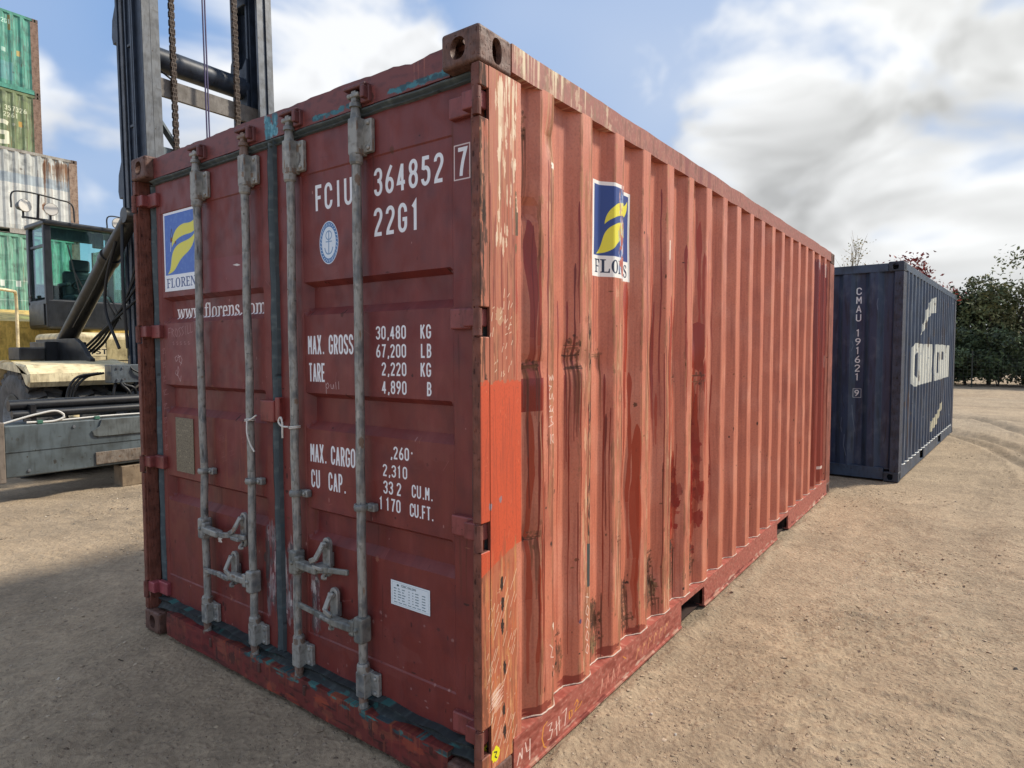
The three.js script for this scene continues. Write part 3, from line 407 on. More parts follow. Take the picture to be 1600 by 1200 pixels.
  for (let i = 0; i < 70; i++) { const x = R() * 0.225, y = 0.86 + R() * 0.57, a = R() * 6.28, l = 0.004 + R() * 0.03; s.line([[x, y], [x + Math.cos(a) * l * 0.4, y + Math.sin(a) * l]], 0.0012 + R() * 0.0012, ['#9c3a22', '#e08a66', '#7c4a34', '#b0482c'][(R() * 4) | 0], 0.7, 0.6); } for (let i = 0; i < 26; i++) s.drip(R() * 0.22, 1.43 - R() * 0.3, 0.9 + R() * 0.2, 0.004 + R() * 0.01, '#a8472c', 0.6, R, 0.4);
  s.blob(0.055, 1.03, 0.008, 0.012, '#80859a', 0.6, R, 0.8); s.blob(0.11, 1.045, 0.008, 0.012, '#80859a', 0.6, R, 0.7);
  s.poly([[0.0, 0.80], [0.12, 0.845], [0.2, 0.87], [0.2, 0], [0, 0]], '#b2633f', 0.75, 0.55);
  for (let i = 0; i < 200; i++) s.blob(0.02 + R() * 0.18, R() * 0.85, 0.0015 + R() * 0.005, 0.01 + R() * 0.07, ['#c58a55', '#c4683f', '#a14a30', '#8c5636', '#d19a6a'][(R() * 5) | 0], 0.85, R, 0.5, 0.6);
  for (let i = 0; i < 90; i++) { const x = 0.03 + R() * 0.16, y = 0.1 + R() * 0.65, q = R() * 0.05; s.line([[x, y], [x + q * 0.5, y + q]], 0.0022, '#ead9c2', 0.7, 0.75); }
  for (const [x, y] of [[0.115, 0.75], [0.12, 0.68], [0.118, 0.6], [0.13, 0.45], [0.125, 0.3], [0.13, 0.22]]) s.blob(x, y, 0.008, 0.025, '#32211a', 0.9, R);
  for (let i = 0; i < 30; i++) { const x = 0.045 + R() * 0.05, y = 0.30 + R() * 0.09; s.line([[x, y], [x + 0.04, y + 0.02]], 0.003, '#e6cdc0', 0.7, 0.6); }
  s.blob(0.078, 0.165, 0.022, 0.026, '#e3dc1c', 0.4, R, 1, 0.25); s.line([[0.07, 0.176], [0.085, 0.17], [0.074, 0.158], [0.084, 0.15]], 0.004, '#222', 0.5);
}
const sideMatNear = sideNear.mat({ bumpMap: null }), sideMatFar = sideFar.mat();
// ---------------------------------------------------------------- the red container: geometry
const red = thing('shipping_container', 'faded red steel shipping container with closed doors, silver lock rods and streaked corrugated side', 'container');
const castMat = rusty('#6e5046'), DZ = -0.065;
for (const x of [0, 1]) for (const y of [0, 1]) for (const z of [0, 1]) castingAt(red, castMat, x ? 0 : -CW, y ? CH : 0, z ? 0 : -CL, x ? 1 : -1, y ? 1 : -1, z ? 1 : -1);
const HINGES = [0.228, 0.932, 1.646, 2.35];
{ // side walls: sheets welded edge to edge; the one by the door is dented
  const dents = [[0.325, 2.065, 0.03, 0.035, 0.026], [0.34, 1.90, 0.03, 0.10, 0.010], [0.42, 2.34, 0.035, 0.06, 0.016], [0.33, 1.50, 0.05, 0.03, 0.012], [0.63, 1.52, 0.05, 0.05, 0.014], [0.33, 0.85, 0.05, 0.04, 0.010], [0.88, 1.5, 0.05, 0.04, 0.008], [1.45, 1.55, 0.06, 0.20, 0.012], [1.72, 1.55, 0.05, 0.14, 0.016], [1.98, 1.70, 0.05, 0.12, 0.020], [2.26, 1.72, 0.05, 0.08, 0.018], [2.0, 1.1, 0.07, 0.2, 0.014], [1.70, 0.8, 0.06, 0.16, 0.012], [2.3, 1.05, 0.05, 0.2, 0.012], [1.15, 0.9, 0.06, 0.16, 0.010], [1.18, 0.4, 0.05, 0.08, 0.012], [1.45, 0.4, 0.05, 0.08, 0.014], [0.85, 0.35, 0.05, 0.06, 0.010], [4.6, 1.35, 0.1, 0.2, 0.008]];
  const dent = (s, y) => { let d = 0.0022 * n2(s * 1.3, y * 1.1) + 0.0012 * n2(s * 5, y * 3.5); for (const [a, b, rx, ry, k] of dents) { const q = ((s - a) / rx) ** 2 + ((y - b) / ry) ** 2; if (q < 9) d += 1.15 * k * Math.exp(-q); } return d; };
  const place = (s, d, y) => V(-0.003 - d, y, -s), deep = 0.045;
  for (const [a, b, far] of [[0.231, 1.26, 0], [1.26, 2.4, 0], [2.4, 3.57, 1], [3.57, 4.72, 1], [4.72, 5.827, 1]])
    add('side_panel', sheet(a, b, 0.166, 2.5, { place, dent, depth: deep, step: far ? 0.05 : 0.02, ystep: far ? 0.12 : 0.03, uvOf: far ? (s, y) => [(s - 2.4) / 3.7, y / 2.6] : (s, y) => [s / 2.4, y / 2.6] }), far ? sideMatFar : sideMatNear, red, 0);
  const hidden = met('#a05a4c', 0.5);
  for (const [a, b] of [[0.231, 3.0], [3.0, 5.827]]) add('side_panel', sheet(a, b, 0.166, 2.5, { place: (s, d, y) => V(-CW + 0.003 + d, y, -s), uvOf: (s, y) => [s, y] }), hidden, red, 0);
  add('end_panel', sheet(0.1, CW - 0.1, 0.158, 2.482, { place: (s, d, y) => V(-CW + s, y, -CL + 0.012 + d), uvOf: (s, y) => [s, y] }), hidden, red, 0);
  add('end_header', bb(-CW + 0.163, -0.163, 2.48, 2.575, -CL + 0.006, -CL + 0.06), hidden, red); add('end_sill', bb(-CW + 0.163, -0.163, 0.02, 0.16, -CL + 0.006, -CL + 0.06), hidden, red);
  add('roof_panel', bb(-CW + 0.05, -0.05, 2.552, 2.57, -CL + 0.06, -0.06), met('#8a5a50', 0.6), red); add('floor_panel', bb(-CW + 0.06, -0.06, 0.14, 0.164, -CL + 0.06, -0.13), met('#5a4438', 0.8), red);
  // wavy weld bead where the sheets meet the bottom rail
  const wp = []; for (let s = 0.235; s < 5.82; s += 0.014) wp.push(V(-0.001 - wave(s) * deep - dent(s, 0.17), 0.1705 + 0.002 * n2(s * 30, 2), -s));
  const wg = flat(new THREE.TubeGeometry(new THREE.CatmullRomCurve3(wp, false, 'catmullrom', 0.1), 900, 0.0036, 5)); add('weld_bead', wg, met('#cbb3a4', 0.6), red);
}
{ // rails
  const railS = new Surf(2048, 128, 0, 6.1, 0, 0.2, '#96564a', 0.6), R = rng(31);
  railS.lay(noiseCanvas(1024, 64, 120, 3, 4, [120, 80, 62], (v) => v * 1.1, 3)); railS.lay(noiseCanvas(1024, 64, 300, 5, 3, [190, 150, 128], (v) => v - 0.1, 5));
  for (let i = 0; i < 170; i++) { const x = R() ** 1.8 * 3.2; railS.blob(x, R() * 0.2, 0.004 + R() * 0.014, 0.01 + R() * 0.05, x < 1 ? ['#d3c3a6', '#8a6a55', '#b99a80'][(R() * 3) | 0] : ['#7c4a3e', '#a8705f'][(R() * 2) | 0], 0.8, R, 0.6, 0.6); }
  for (let i = 0; i < 26; i++) railS.drip(0.18 + R() * 0.5, 0.2, R() * 0.1, 0.012, '#e0d2b4', 0.8, R, 0.85);
  for (const x of [1.96, 2.1, 1.75]) railS.rect(x, 0, x + 0.05, 0.2, '#7c3028', 0.4, 0.6);
  const railU = (g) => { const p = g.attributes.position, u = new Float32Array(p.count * 2); for (let i = 0; i < p.count; i++) { u[i * 2] = -p.getZ(i) / 6.1; u[i * 2 + 1] = clamp((p.getY(i) - 2.44) / 0.2 + p.getX(i) * 0.8, 0, 1); } g.setAttribute('uv', new THREE.BufferAttribute(u, 2)); return g; };
  const rm = railS.mat();
  for (const x of [0, 1]) { // top rail, slightly buckled
    const g = new THREE.BoxGeometry(0.06, 0.095, CL - 0.36, 1, 1, 90); g.translate(x ? -0.033 : -CW + 0.033, 2.5435, -CL / 2); const p = g.attributes.position; for (let i = 0; i < p.count; i++) p.setY(i, p.getY(i) + 0.0035 * n2(p.getZ(i) * 2.1, 3) + 0.0015 * n2(p.getZ(i) * 9, 4)), p.setX(i, p.getX(i) + 0.002 * n2(p.getZ(i) * 3, 9));
    add('top_rail', railU(toCreasedNormals(g, 0.5)), rm, red, 0);
  }
  const lowS = new Surf(2048, 128, 0, 6.1, 0, 0.2, '#a3584b', 0.55); lowS.lay(noiseCanvas(1024, 64, 90, 4, 5, [120, 58, 46], (v) => v * 1.1, 13)); lowS.lay(noiseCanvas(1024, 64, 160, 8, 4, [214, 180, 160], (v) => v - 0.12, 15));
  for (let i = 0; i < 120; i++) lowS.blob(R() * 6, 0.015 + R() * 0.03, 0.01 + R() * 0.05, 0.003 + R() * 0.008, ['#c7ac98', '#6c2a22', '#b58e78'][(R() * 3) | 0], 0.8, R, 0.7);
  for (let i = 0; i < 40; i++) lowS.blob(0.2 + R() * 1.5, 0.03 + R() * 0.13, 0.02 + R() * 0.05, 0.004 + R() * 0.01, '#7d342a', 0.5, R, 0.5);
  const ch = (pts, c) => lowS.scrawl(pts, 0.0055, c, 0.9), O = '#e6a02c', Wt = '#ecdcd0', mv = (x, y, l, k = 1) => l.map((q) => [x + q[0] * k, y + q[1] * k]);
  ch(mv(0.20, 0.06, [[0, 0], [0.015, 0.04], [0.03, 0.01], [0.03, 0.05]]), Wt); ch(mv(0.25, 0.05, [[0, 0.07], [0.01, 0.03], [0.03, 0.03]]), Wt); ch(mv(0.28, 0.04, [[0, 0.08], [0, 0]]), Wt);
  ch(mv(0.36, 0.03, [[0.035, 0.10], [0.01, 0.09], [0, 0.05], [0.015, 0.01], [0.03, 0.0]], 1), O); ch(mv(0.40, 0.05, [[0, 0.06], [0.03, 0.06], [0.012, 0.035], [0.035, 0.03], [0.02, 0], [0, 0.005]]), Wt); ch(mv(0.45, 0.06, [[0, 0.01], [0.04, 0.03]]), Wt); ch(mv(0.46, 0.04, [[0, 0.06], [0.005, 0]]), Wt); ch(mv(0.475, 0.04, [[0.005, 0.07], [0.01, 0.01]]), Wt);
  ch(mv(0.51, 0.05, [[0, 0.06], [0.03, 0.065], [0.015, 0]]), Wt); ch(mv(0.56, 0.06, [[0, 0], [0.02, 0.005], [0.02, 0.03], [0, 0.03], [0, 0]]), O); ch(mv(0.60, 0.07, [[0, 0.03], [0.02, 0.045], [0.03, 0.03], [0.005, 0], [0.04, 0.005], [0.06, 0.02]]), O);
  for (let i = 0; i < 4; i++) ch(mv(0.82 + i * 0.055, 0.05, [[0, 0], [0.02, 0.06], [0.025, 0.02]]), i % 2 ? '#d98d78' : '#d7a58e'); ch(mv(1.04, 0.11, [[0, 0.02], [0.03, 0]]), O); for (let i = 0; i < 6; i++) ch(mv(1.18 + i * 0.07, 0.06, [[0, 0], [0.02, 0.05], [0.03, 0.03], [0.045, 0.05]]), '#dba06a');
  const lm = lowS.mat(), lowU = (g) => { const p = g.attributes.position, u = new Float32Array(p.count * 2); for (let i = 0; i < p.count; i++) { u[i * 2] = -p.getZ(i) / 6.1; u[i * 2 + 1] = clamp(p.getY(i) / 0.2 + p.getX(i) * 1.5, 0, 1); } g.setAttribute('uv', new THREE.BufferAttribute(u, 2)); return g; };
  for (const x of [0, 1]) {
    const X = x ? 0.002 : -CW - 0.002, d = x ? -1 : 1, parts = [[0.18, 1.755], [2.12, 3.82], [4.19, CL - 0.18]].map(([a, b]) => { const g = flat(new THREE.BoxGeometry(0.012, 0.146, b - a, 1, 2, Math.round((b - a) / 0.07))); g.translate(X + d * 0.006, 0.095, -(a + b) / 2); const p = g.attributes.position; for (let i = 0; i < p.count; i++) { p.setX(i, p.getX(i) - (x ? 0.004 * Math.max(0, n2(p.getZ(i) * 2.3, p.getY(i) * 6)) : 0)); } g.computeVertexNormals(); return g; });
    parts.push(bb(X + d * 0.0125, X + d * 0.06, 0.155, 0.167, -0.18, -CL + 0.18), bb(X + d * 0.001, X + d * 0.012, 0.136, 0.1655, -1.755, -2.12), bb(X + d * 0.001, X + d * 0.012, 0.136, 0.1655, -3.82, -4.19));
    for (const [a, b] of [[0.18, 1.755], [2.12, 3.82], [4.19, CL - 0.18]]) parts.push(bb(X - d * 0.006, X + d * 0.05, 0.012, 0.022, -a, -b));
    add('bottom_rail', lowU(mergeGeometries(parts.map(flat))), lm, red, 0);
  }
  const dark = met('#3a2620', 0.9); // forklift pocket tunnels across the floor
  for (const [a, b] of [[1.755, 2.12], [3.82, 4.19]]) add('forklift_pocket', [bb(-CW + 0.03, -0.03, 0.126, 0.136, -a, -b), bb(-CW + 0.03, -0.03, 0.02, 0.126, -a + 0.004, -a + 0.012), bb(-CW + 0.03, -0.03, 0.02, 0.126, -b - 0.012, -b - 0.004), bb(-CW + 0.03, -0.03, 0.014, 0.02, -a, -b)], dark, red);
}
const flangeMat = rusty('#7d4a3c');
{ // corner posts: door end with hinge slots, far end plain
  const postUV = (g) => { const p = g.attributes.position, uv = new Float32Array(p.count * 2), a = V(), b = V(), c = V(); for (let i = 0; i < p.count; i += 3) { a.fromBufferAttribute(p, i); b.fromBufferAttribute(p, i + 1); c.fromBufferAttribute(p, i + 2); const n = b.clone().sub(a).cross(c.clone().sub(a)), sx = Math.abs(n.x) >= Math.abs(n.z); [a, b, c].forEach((q, k) => { const dx = Math.min(-q.x, q.x + CW); uv[(i + k) * 2] = (sx ? Math.min(-q.z, 0.23) : 0.004 + Math.abs(dx) * 0.35) / 2.4; uv[(i + k) * 2 + 1] = q.y / 2.6; }); } g.setAttribute('uv', new THREE.BufferAttribute(uv, 2)); return g; };
  for (const x of [1, 0]) {
    const X = x ? -0.002 : -CW + 0.002, d = x ? -1 : 1, y0 = 0.119, y1 = CH - 0.119, parts = [bb(X, X + d * 0.012, y0, y1, -0.055, -0.2315), bb(X + d * 0.036, X + d * 0.044, y0, y1, -0.016, -0.075)];
    const ys = [y0, ...HINGES.flatMap((h) => [h - 0.048, h + 0.048]), y1]; for (let i = 0; i < ys.length; i += 2) parts.push(bb(X, X + d * 0.034, ys[i], ys[i + 1], -0.004, -0.0545, 0.005));
    const all = mergeGeometries(parts), pp = all.attributes.position, tris = [[], []], va = V(), vb = V(), vc = V();
    for (let i = 0; i < pp.count; i += 3) { va.fromBufferAttribute(pp, i); vb.fromBufferAttribute(pp, i + 1); vc.fromBufferAttribute(pp, i + 2); vb.sub(va).cross(vc.sub(va)); tris[x && Math.abs(vb.x) > Math.abs(vb.z) * 1.2 && Math.abs(vb.x) > Math.abs(vb.y) ? 0 : 1].push(i); }
    const pick = (l) => { const g = new THREE.BufferGeometry(); for (const k of ['position', 'normal', 'uv']) { const a = all.attributes[k], n = a.itemSize, o = new Float32Array(l.length * 3 * n); l.forEach((i, j) => o.set(a.array.subarray(i * n, (i + 3) * n), j * 3 * n)); g.setAttribute(k, new THREE.BufferAttribute(o, n)); } return g; };
    if (x) { const post = add('corner_post', postUV(pick(tris[0])), sideMatNear, red, 0); add('post_flange', pick(tris[1]), flangeMat, post, 0.7); } else add('corner_post', pick(tris[1]), flangeMat, red, 0.7);
    add('corner_post', bb(X, X + d * 0.09, y0, y1, -CL + 0.004, -CL + 0.229), met('#9a5a4a', 0.6), red);
    // hinge barrels welded in the slots
    for (const h of HINGES) add('hinge_barrel', [cyl(V(X + d * 0.014, h - 0.044, -0.008), V(X + d * 0.014, h + 0.044, -0.008), 0.0145), cyl(V(X + d * 0.014, h + 0.0441, -0.008), V(X + d * 0.014, h + 0.05, -0.008), 0.008)], rusty('#7a4a40'), red);
  }
}
// header and sill
const headS = new Surf(2048, 128, -CW, 0, 2.46, 2.6, '#743a36', 0.5);
{ const R = rng(8), s = headS; s.lay(noiseCanvas(1024, 128, 30, 3, 5, [70, 34, 36], (v) => v * 0.8, 2)); for (let i = 0; i < 90; i++) s.blob(-0.45 + R() * 0.3 - (R() < 0.4 ? 0.45 : 0), 2.485 + R() * 0.012, 0.006 + R() * 0.02, 0.004 + R() * 0.006, ['#2f6a78', '#3d7d8a', '#264e5a'][(R() * 3) | 0], 0.6, R, 0.8); for (let i = 0; i < 60; i++) s.blob(-1.2 + (R() - 0.5) * 0.08, 2.48 + R() * 0.08, 0.004 + R() * 0.012, 0.006 + R() * 0.02, ['#4d8ea0', '#6aa9b8', '#3a6f80'][(R() * 3) | 0], 0.6, R, 0.8); for (const x of [-1.81, -1.39, -1.04, -0.62]) s.speck(x + 0.02, 2.51, 0.06, 0.03, 22, 0.012, ['#4a2a26', '#8e4a44', '#5e3430'], 0.8, R); for (const x of [-0.28, -0.31, -0.33]) s.drip(x, 2.59, 2.5, 0.008, '#a86a58', 0.6, R, 0.6); }
const headMat = headS.mat();
{
  const g = new THREE.BoxGeometry(CW - 0.326, 0.112, 0.07, 70, 2, 1); g.translate(-CW / 2, 2.5295, -0.08); const p = g.attributes.position; for (let i = 0; i < p.count; i++) if (p.getY(i) > 2.56) { const x = p.getX(i); p.setY(i, p.getY(i) - 0.006 + 0.004 * n2(x * 3, 1) - 0.016 * Math.exp(-(((x + 0.34) / 0.09) ** 2)) + 0.003 * n2(x * 14, 5)); }
  const q = toCreasedNormals(g, 0.5), pp = q.attributes.position, u = new Float32Array(pp.count * 2); for (let i = 0; i < pp.count; i++) { u[i * 2] = (pp.getX(i) + CW) / CW; u[i * 2 + 1] = (pp.getY(i) - 2.46) / 0.14; } q.setAttribute('uv', new THREE.BufferAttribute(u, 2));
  add('door_header', q, headMat, red, 0);
  const sillS = new Surf(2048, 256, -CW, 0, 0, 0.2, '#6e2e2a', 0.55), R = rng(17); sillS.lay(noiseCanvas(1024, 128, 26, 4, 5, [58, 24, 20], (v) => v * 1.2, 5)); for (let i = 0; i < 240; i++) sillS.blob(-CW + R() * CW, R() * 0.2, 0.006 + R() ** 2 * 0.05, 0.004 + R() ** 2 * 0.03, ['#8a4a34', '#a0452c', '#4a1c1a', '#7c2a26', '#2e1a18', '#96503a'][(R() * 6) | 0], 0.75, R, 0.55); for (let i = 0; i < 60; i++) sillS.blob(-0.15 - R() * 1.3, 0.12 + R() * 0.05, 0.01 + R() * 0.03, 0.003 + R() * 0.008, ['#2a7074', '#1f4f58', '#3a8a88'][(R() * 3) | 0], 0.6, R, 0.7); sillS.rect(-2.0, 0, -1.72, 0.2, '#6e1c24', 0.5, 0.5); for (let i = 0; i < 70; i++) sillS.drip(-CW + R() * CW, 0.16, 0.01 + R() * 0.08, 0.006, '#8c4a30', 0.7, R, 0.6);
  const sg = new THREE.BoxGeometry(CW - 0.40, 0.125, 0.11, 60, 2, 1); sg.translate(-CW / 2 + 0.035, 0.083, -0.065); const sp = sg.attributes.position; for (let i = 0; i < sp.count; i++) if (sp.getZ(i) > -0.03) sp.setZ(i, sp.getZ(i) + 0.004 * n2(sp.getX(i) * 4, sp.getY(i) * 9));
  const sq = toCreasedNormals(sg, 0.5), sp2 = sq.attributes.position, su = new Float32Array(sp2.count * 2); for (let i = 0; i < sp2.count; i++) { su[i * 2] = (sp2.getX(i) + CW) / CW; su[i * 2 + 1] = sp2.getY(i) / 0.2; } sq.setAttribute('uv', new THREE.BufferAttribute(su, 2)); add('door_sill', sq, sillS.mat(), red, 0);
}
{ // rubber door seals with paint smears
  const gs = new Surf(1024, 1024, 0, 2.5, 0, 2.5, '#4b565a', 0.7), R = rng(44); gs.lay(noiseCanvas(512, 512, 40, 40, 5, [120, 130, 130], (v) => v * 1.2 - 0.1, 3)); for (let i = 0; i < 500; i++) gs.blob(R() * 2.5, R() * 2.5, 0.004 + R() * 0.03, 0.002 + R() * 0.012, ['#3f5a62', '#47747e', '#161a1d', '#6c7674', '#5a6468'][(R() * 5) | 0], 0.7, R, 0.55);
  const gm = gs.mat(), low = new Surf(1024, 512, 0, 2.5, 0, 1.25, '#22282a', 0.7); low.lay(noiseCanvas(512, 256, 60, 30, 5, [70, 80, 78], (v) => v * 1.3, 3)); for (let i = 0; i < 900; i++) low.blob(R() * 2.5, R() * 1.25, 0.004 + R() * 0.025, 0.002 + R() * 0.008, ['#1d5a58', '#2c7a74', '#16393c', '#3d4640', '#0f1315', '#54605a', '#256a66'][(R() * 7) | 0], 0.7, R, 0.6);
  const lm = low.mat();
  const strip = (x0, x1, y0, y1, z0, z1, m, amp = 0.003, ridge = 2) => {
    const hz = x1 - x0 > y1 - y0, L = hz ? x1 - x0 : y1 - y0, Wd = hz ? y1 - y0 : x1 - x0, nl = Math.round(L / 0.03), nw = 12, pos = [], uv = [], idx = [];
    for (let i = 0; i <= nl; i++) for (let k = 0; k <= nw; k++) { const l = (i / nl) * L, w = (k / nw), e = Math.min(w, 1 - w) < 0.001 ? 0 : 1, bump = e * (0.75 + 0.25 * Math.cos(w * Math.PI * 2 * ridge)), off = amp * n2(l * 4, w * 1.5 + ridge) * 1.0, z = lerp(z0, z1, bump) + e * off, ww = w * Wd + amp * n2(l * 5 + 3, 2); hz ? pos.push(x0 + l, y0 + ww, z) : pos.push(x0 + ww, y0 + l, z); uv.push(hz ? l / 2.5 : ww / 2.5 + 0.3, hz ? (m === lm ? (ww + 0.2) / 1.25 : ww / 2.5 + 0.2) : l / 2.5); }
    for (let i = 0; i < nl; i++) for (let k = 0; k < nw; k++) { const q = i * (nw + 1) + k; idx.push(q, q + 1, q + nw + 1, q + 1, q + nw + 2, q + nw + 1); }
    const g = new THREE.BufferGeometry(); g.setAttribute('position', new THREE.Float32BufferAttribute(pos, 3)); g.setAttribute('uv', new THREE.Float32BufferAttribute(uv, 2)); g.setIndex(idx); g.computeVertexNormals(); return flat(g);
  };
  add('door_seal', strip(-2.33, -0.075, 2.44, 2.496, -0.09, -0.045, gm, 0.002), gm, red, 0);
  add('door_seal', strip(-1.234, -1.184, 0.19, 2.47, -0.09, -0.044, gm, 0.003, 1), gm, red, 0);
  add('door_seal', strip(-2.375, -2.305, 0.17, 2.45, -0.10, -0.065, gm, 0.003, 1), gm, red, 0);
  add('door_seal', strip(-0.084, -0.036, 0.17, 2.45, -0.09, -0.055, gm, 0.002, 1), gm, red, 0);
  add('door_seal', strip(-2.35, -0.06, 0.128, 0.196, -0.09, -0.025, lm, 0.008, 1), lm, red, 0);
}
// ---- doors
function doorLeaf(x0, x1, bx0, bx1, surf) {
  const y0 = 0.186, y1 = 2.45, bands = [[0.744, 0.882], [1.222, 1.376], [1.703, 1.843]], r = 0.026;
  const fx = (x) => clamp(Math.min((x - bx0) / r, (bx1 - x) / r), 0, 1), fy = (y) => { let m = 0; for (const [a, b] of bands) m = Math.max(m, clamp(Math.min((y - a) / (r * 1.25), (b - y) / (r * 0.8)), 0, 1)); return m; };
  const inner = (x, y) => x > bx0 - 0.001 && x < bx1 + 0.001 && y > 0.3315 && y < 2.2845;
  const xs = [x0, x0 + 0.005, bx0 - 0.006, bx0, bx0 + r * 0.5, bx0 + r], ysB = [];
  for (let i = 1; i < 14; i++) xs.push(lerp(bx0 + r, bx1 - r, i / 14));
  xs.push(bx1 - r, bx1 - r * 0.5, bx1, bx1 + 0.006, x1 - 0.005, x1);
  const ys = new Set([y0, y0 + 0.005, 0.326, 0.332, 2.284, 2.290, y1 - 0.005, y1]); for (const [a, b] of bands) for (const q of [a, a + r * 0.6, a + r * 1.25, b - r * 0.8, b - r * 0.4, b]) ys.add(q); for (let y = 0.4; y < 2.28; y += 0.09) if (!bands.some(([a, b]) => y > a - 0.02 && y < b + 0.02)) ys.add(y);
  const Y = [...ys].sort((a, b) => a - b), pos = [], uv = [], idx = [], n = xs.length;
  for (let j = -1; j <= Y.length; j++) for (let i = 0; i < n; i++) {
    const y = Y[clamp(j, 0, Y.length - 1)], x = xs[i], edge = j < 0 || j === Y.length || i === 0 || i === n - 1;
    let z = DZ - (inner(x, y) ? 0.004 : 0) - 0.036 * Math.min(fx(x), fy(y)) + (edge ? -0.05 : 0.0012 * n2(x * 3, y * 2.4) + 0.0006 * n2(x * 9, y * 8));
    pos.push(x, y, z); uv.push((x - surf.x0) / (surf.x1 - surf.x0), (y - surf.y0) / (surf.y1 - surf.y0));
  }
  for (let j = 0; j < Y.length + 1; j++) for (let i = 0; i < n - 1; i++) { const q = j * n + i; idx.push(q, q + 1, q + n, q + 1, q + n + 1, q + n); }
  const g = new THREE.BufferGeometry(); g.setAttribute('position', new THREE.Float32BufferAttribute(pos, 3)); g.setAttribute('uv', new THREE.Float32BufferAttribute(uv, 2)); g.setIndex(idx);
  return add('door', toCreasedNormals(g, 0.5), surf.mat(), red, 0);
}
const DOOR = '#74302b', Wh = '#e9ecf0';
function doorBase(s, seed) {
  const R = rng(seed); for (let i = 0; i < 14; i++) { const x = lerp(s.x0, s.x1, R()), y = 0.3 + R() * 1.9, w = 0.08 + R() * 0.22, h = 0.05 + R() * 0.2; s.blob(x, y, w, h, ['#6b2f2e', '#824038', '#733134', '#7f4640'][(R() * 4) | 0], 0.35 + R() * 0.3, R, 0.35, 0.5); } s.lay(noiseCanvas(512, 512, 6, 10, 6, [84, 38, 42], (v) => v * 0.7, seed)); s.lay(noiseCanvas(512, 512, 8, 5, 5, [160, 88, 82], (v) => v * 0.4, seed + 2)); s.lay(noiseCanvas(512, 512, 60, 5, 3, [96, 40, 42], (v) => v * 0.3, seed + 4)); s.lay(noiseCanvas(1024, 1024, 200, 300, 2, [60, 26, 28], (v) => v * 0.2, seed + 6));
  s.layRough(noiseCanvas(256, 256, 10, 16, 4, [255, 255, 255], (v) => 0.08 + v * 0.4, seed));
  for (let i = 0; i < 60; i++) s.blob(lerp(s.x0, s.x1, R()), 0.2 + R() ** 1.6 * 2.2, 0.0015 + R() * 0.004, 0.002 + R() * 0.008, ['#3c1a1a', '#b08a84', '#2c1616', '#5c2826'][(R() * 4) | 0], 0.7, R, 0.7);
  for (let i = 0; i < 26; i++) { const x = lerp(s.x0, s.x1, R()), y = 0.25 + R() * 2.1, a = R() * 6.28, l = 0.01 + R() * 0.06; s.line([[x, y], [x + Math.cos(a) * l, y + Math.sin(a) * l]], 0.0016, R() < 0.5 ? '#a26a68' : '#5a2426', 0.6, 0.6); }
  for (let i = 0; i < 60; i++) { const c = [-1.775, -1.35, -1.01, -0.59, -2.26, -0.16][(R() * 6) | 0], y = [2.29, 0.94, 1.61, 0.9, 2.33, 0.45, 0.64][(R() * 7) | 0]; s.drip(c + (R() - 0.5) * 0.09, y, y - 0.06 - R() * 0.28, 0.004 + R() * 0.008, ['#5a2c20', '#6e3a26', '#4a211c'][(R() * 3) | 0], 0.75, R, 0.4); }
  for (let i = 0; i < 80; i++) { const e = R() < 0.5, x = e ? (R() < 0.5 ? s.x0 + R() * 0.05 : s.x1 - R() * 0.05) : lerp(s.x0, s.x1, R()), y = e ? 0.2 + R() * 2.2 : [0.34, 0.885, 1.37, 1.84, 2.285, 0.745, 1.225, 1.705][(R() * 8) | 0] + (R() - 0.5) * 0.02; s.blob(x, y, 0.002 + R() ** 3 * 0.012, 0.002 + R() ** 3 * 0.014, ['#4a2420', '#2e1815', '#93604c', '#5d3a2c'][(R() * 4) | 0], 0.8, R, 0.75); }
  return R;
}
const worn = (s, R, x0, x1, y0, y1, n) => { for (let i = 0; i < n; i++) s.blob(lerp(x0, x1, R()), lerp(y0, y1, R()), 0.003 + R() * 0.012, 0.008 + R() * 0.05, ['#c9c4c2', '#4a4648', '#8e8486', '#5d5556', '#a79c9c', '#6a2c30'][(R() * 6) | 0], 0.7, R, 0.6, 0.6); };
const rightS = new Surf(1024, 2048, -1.2, -0.07, 0.18, 2.46, DOOR, 0.42), leftS = new Surf(1024, 2048, -2.31, -1.22, 0.18, 2.46, DOOR, 0.42);
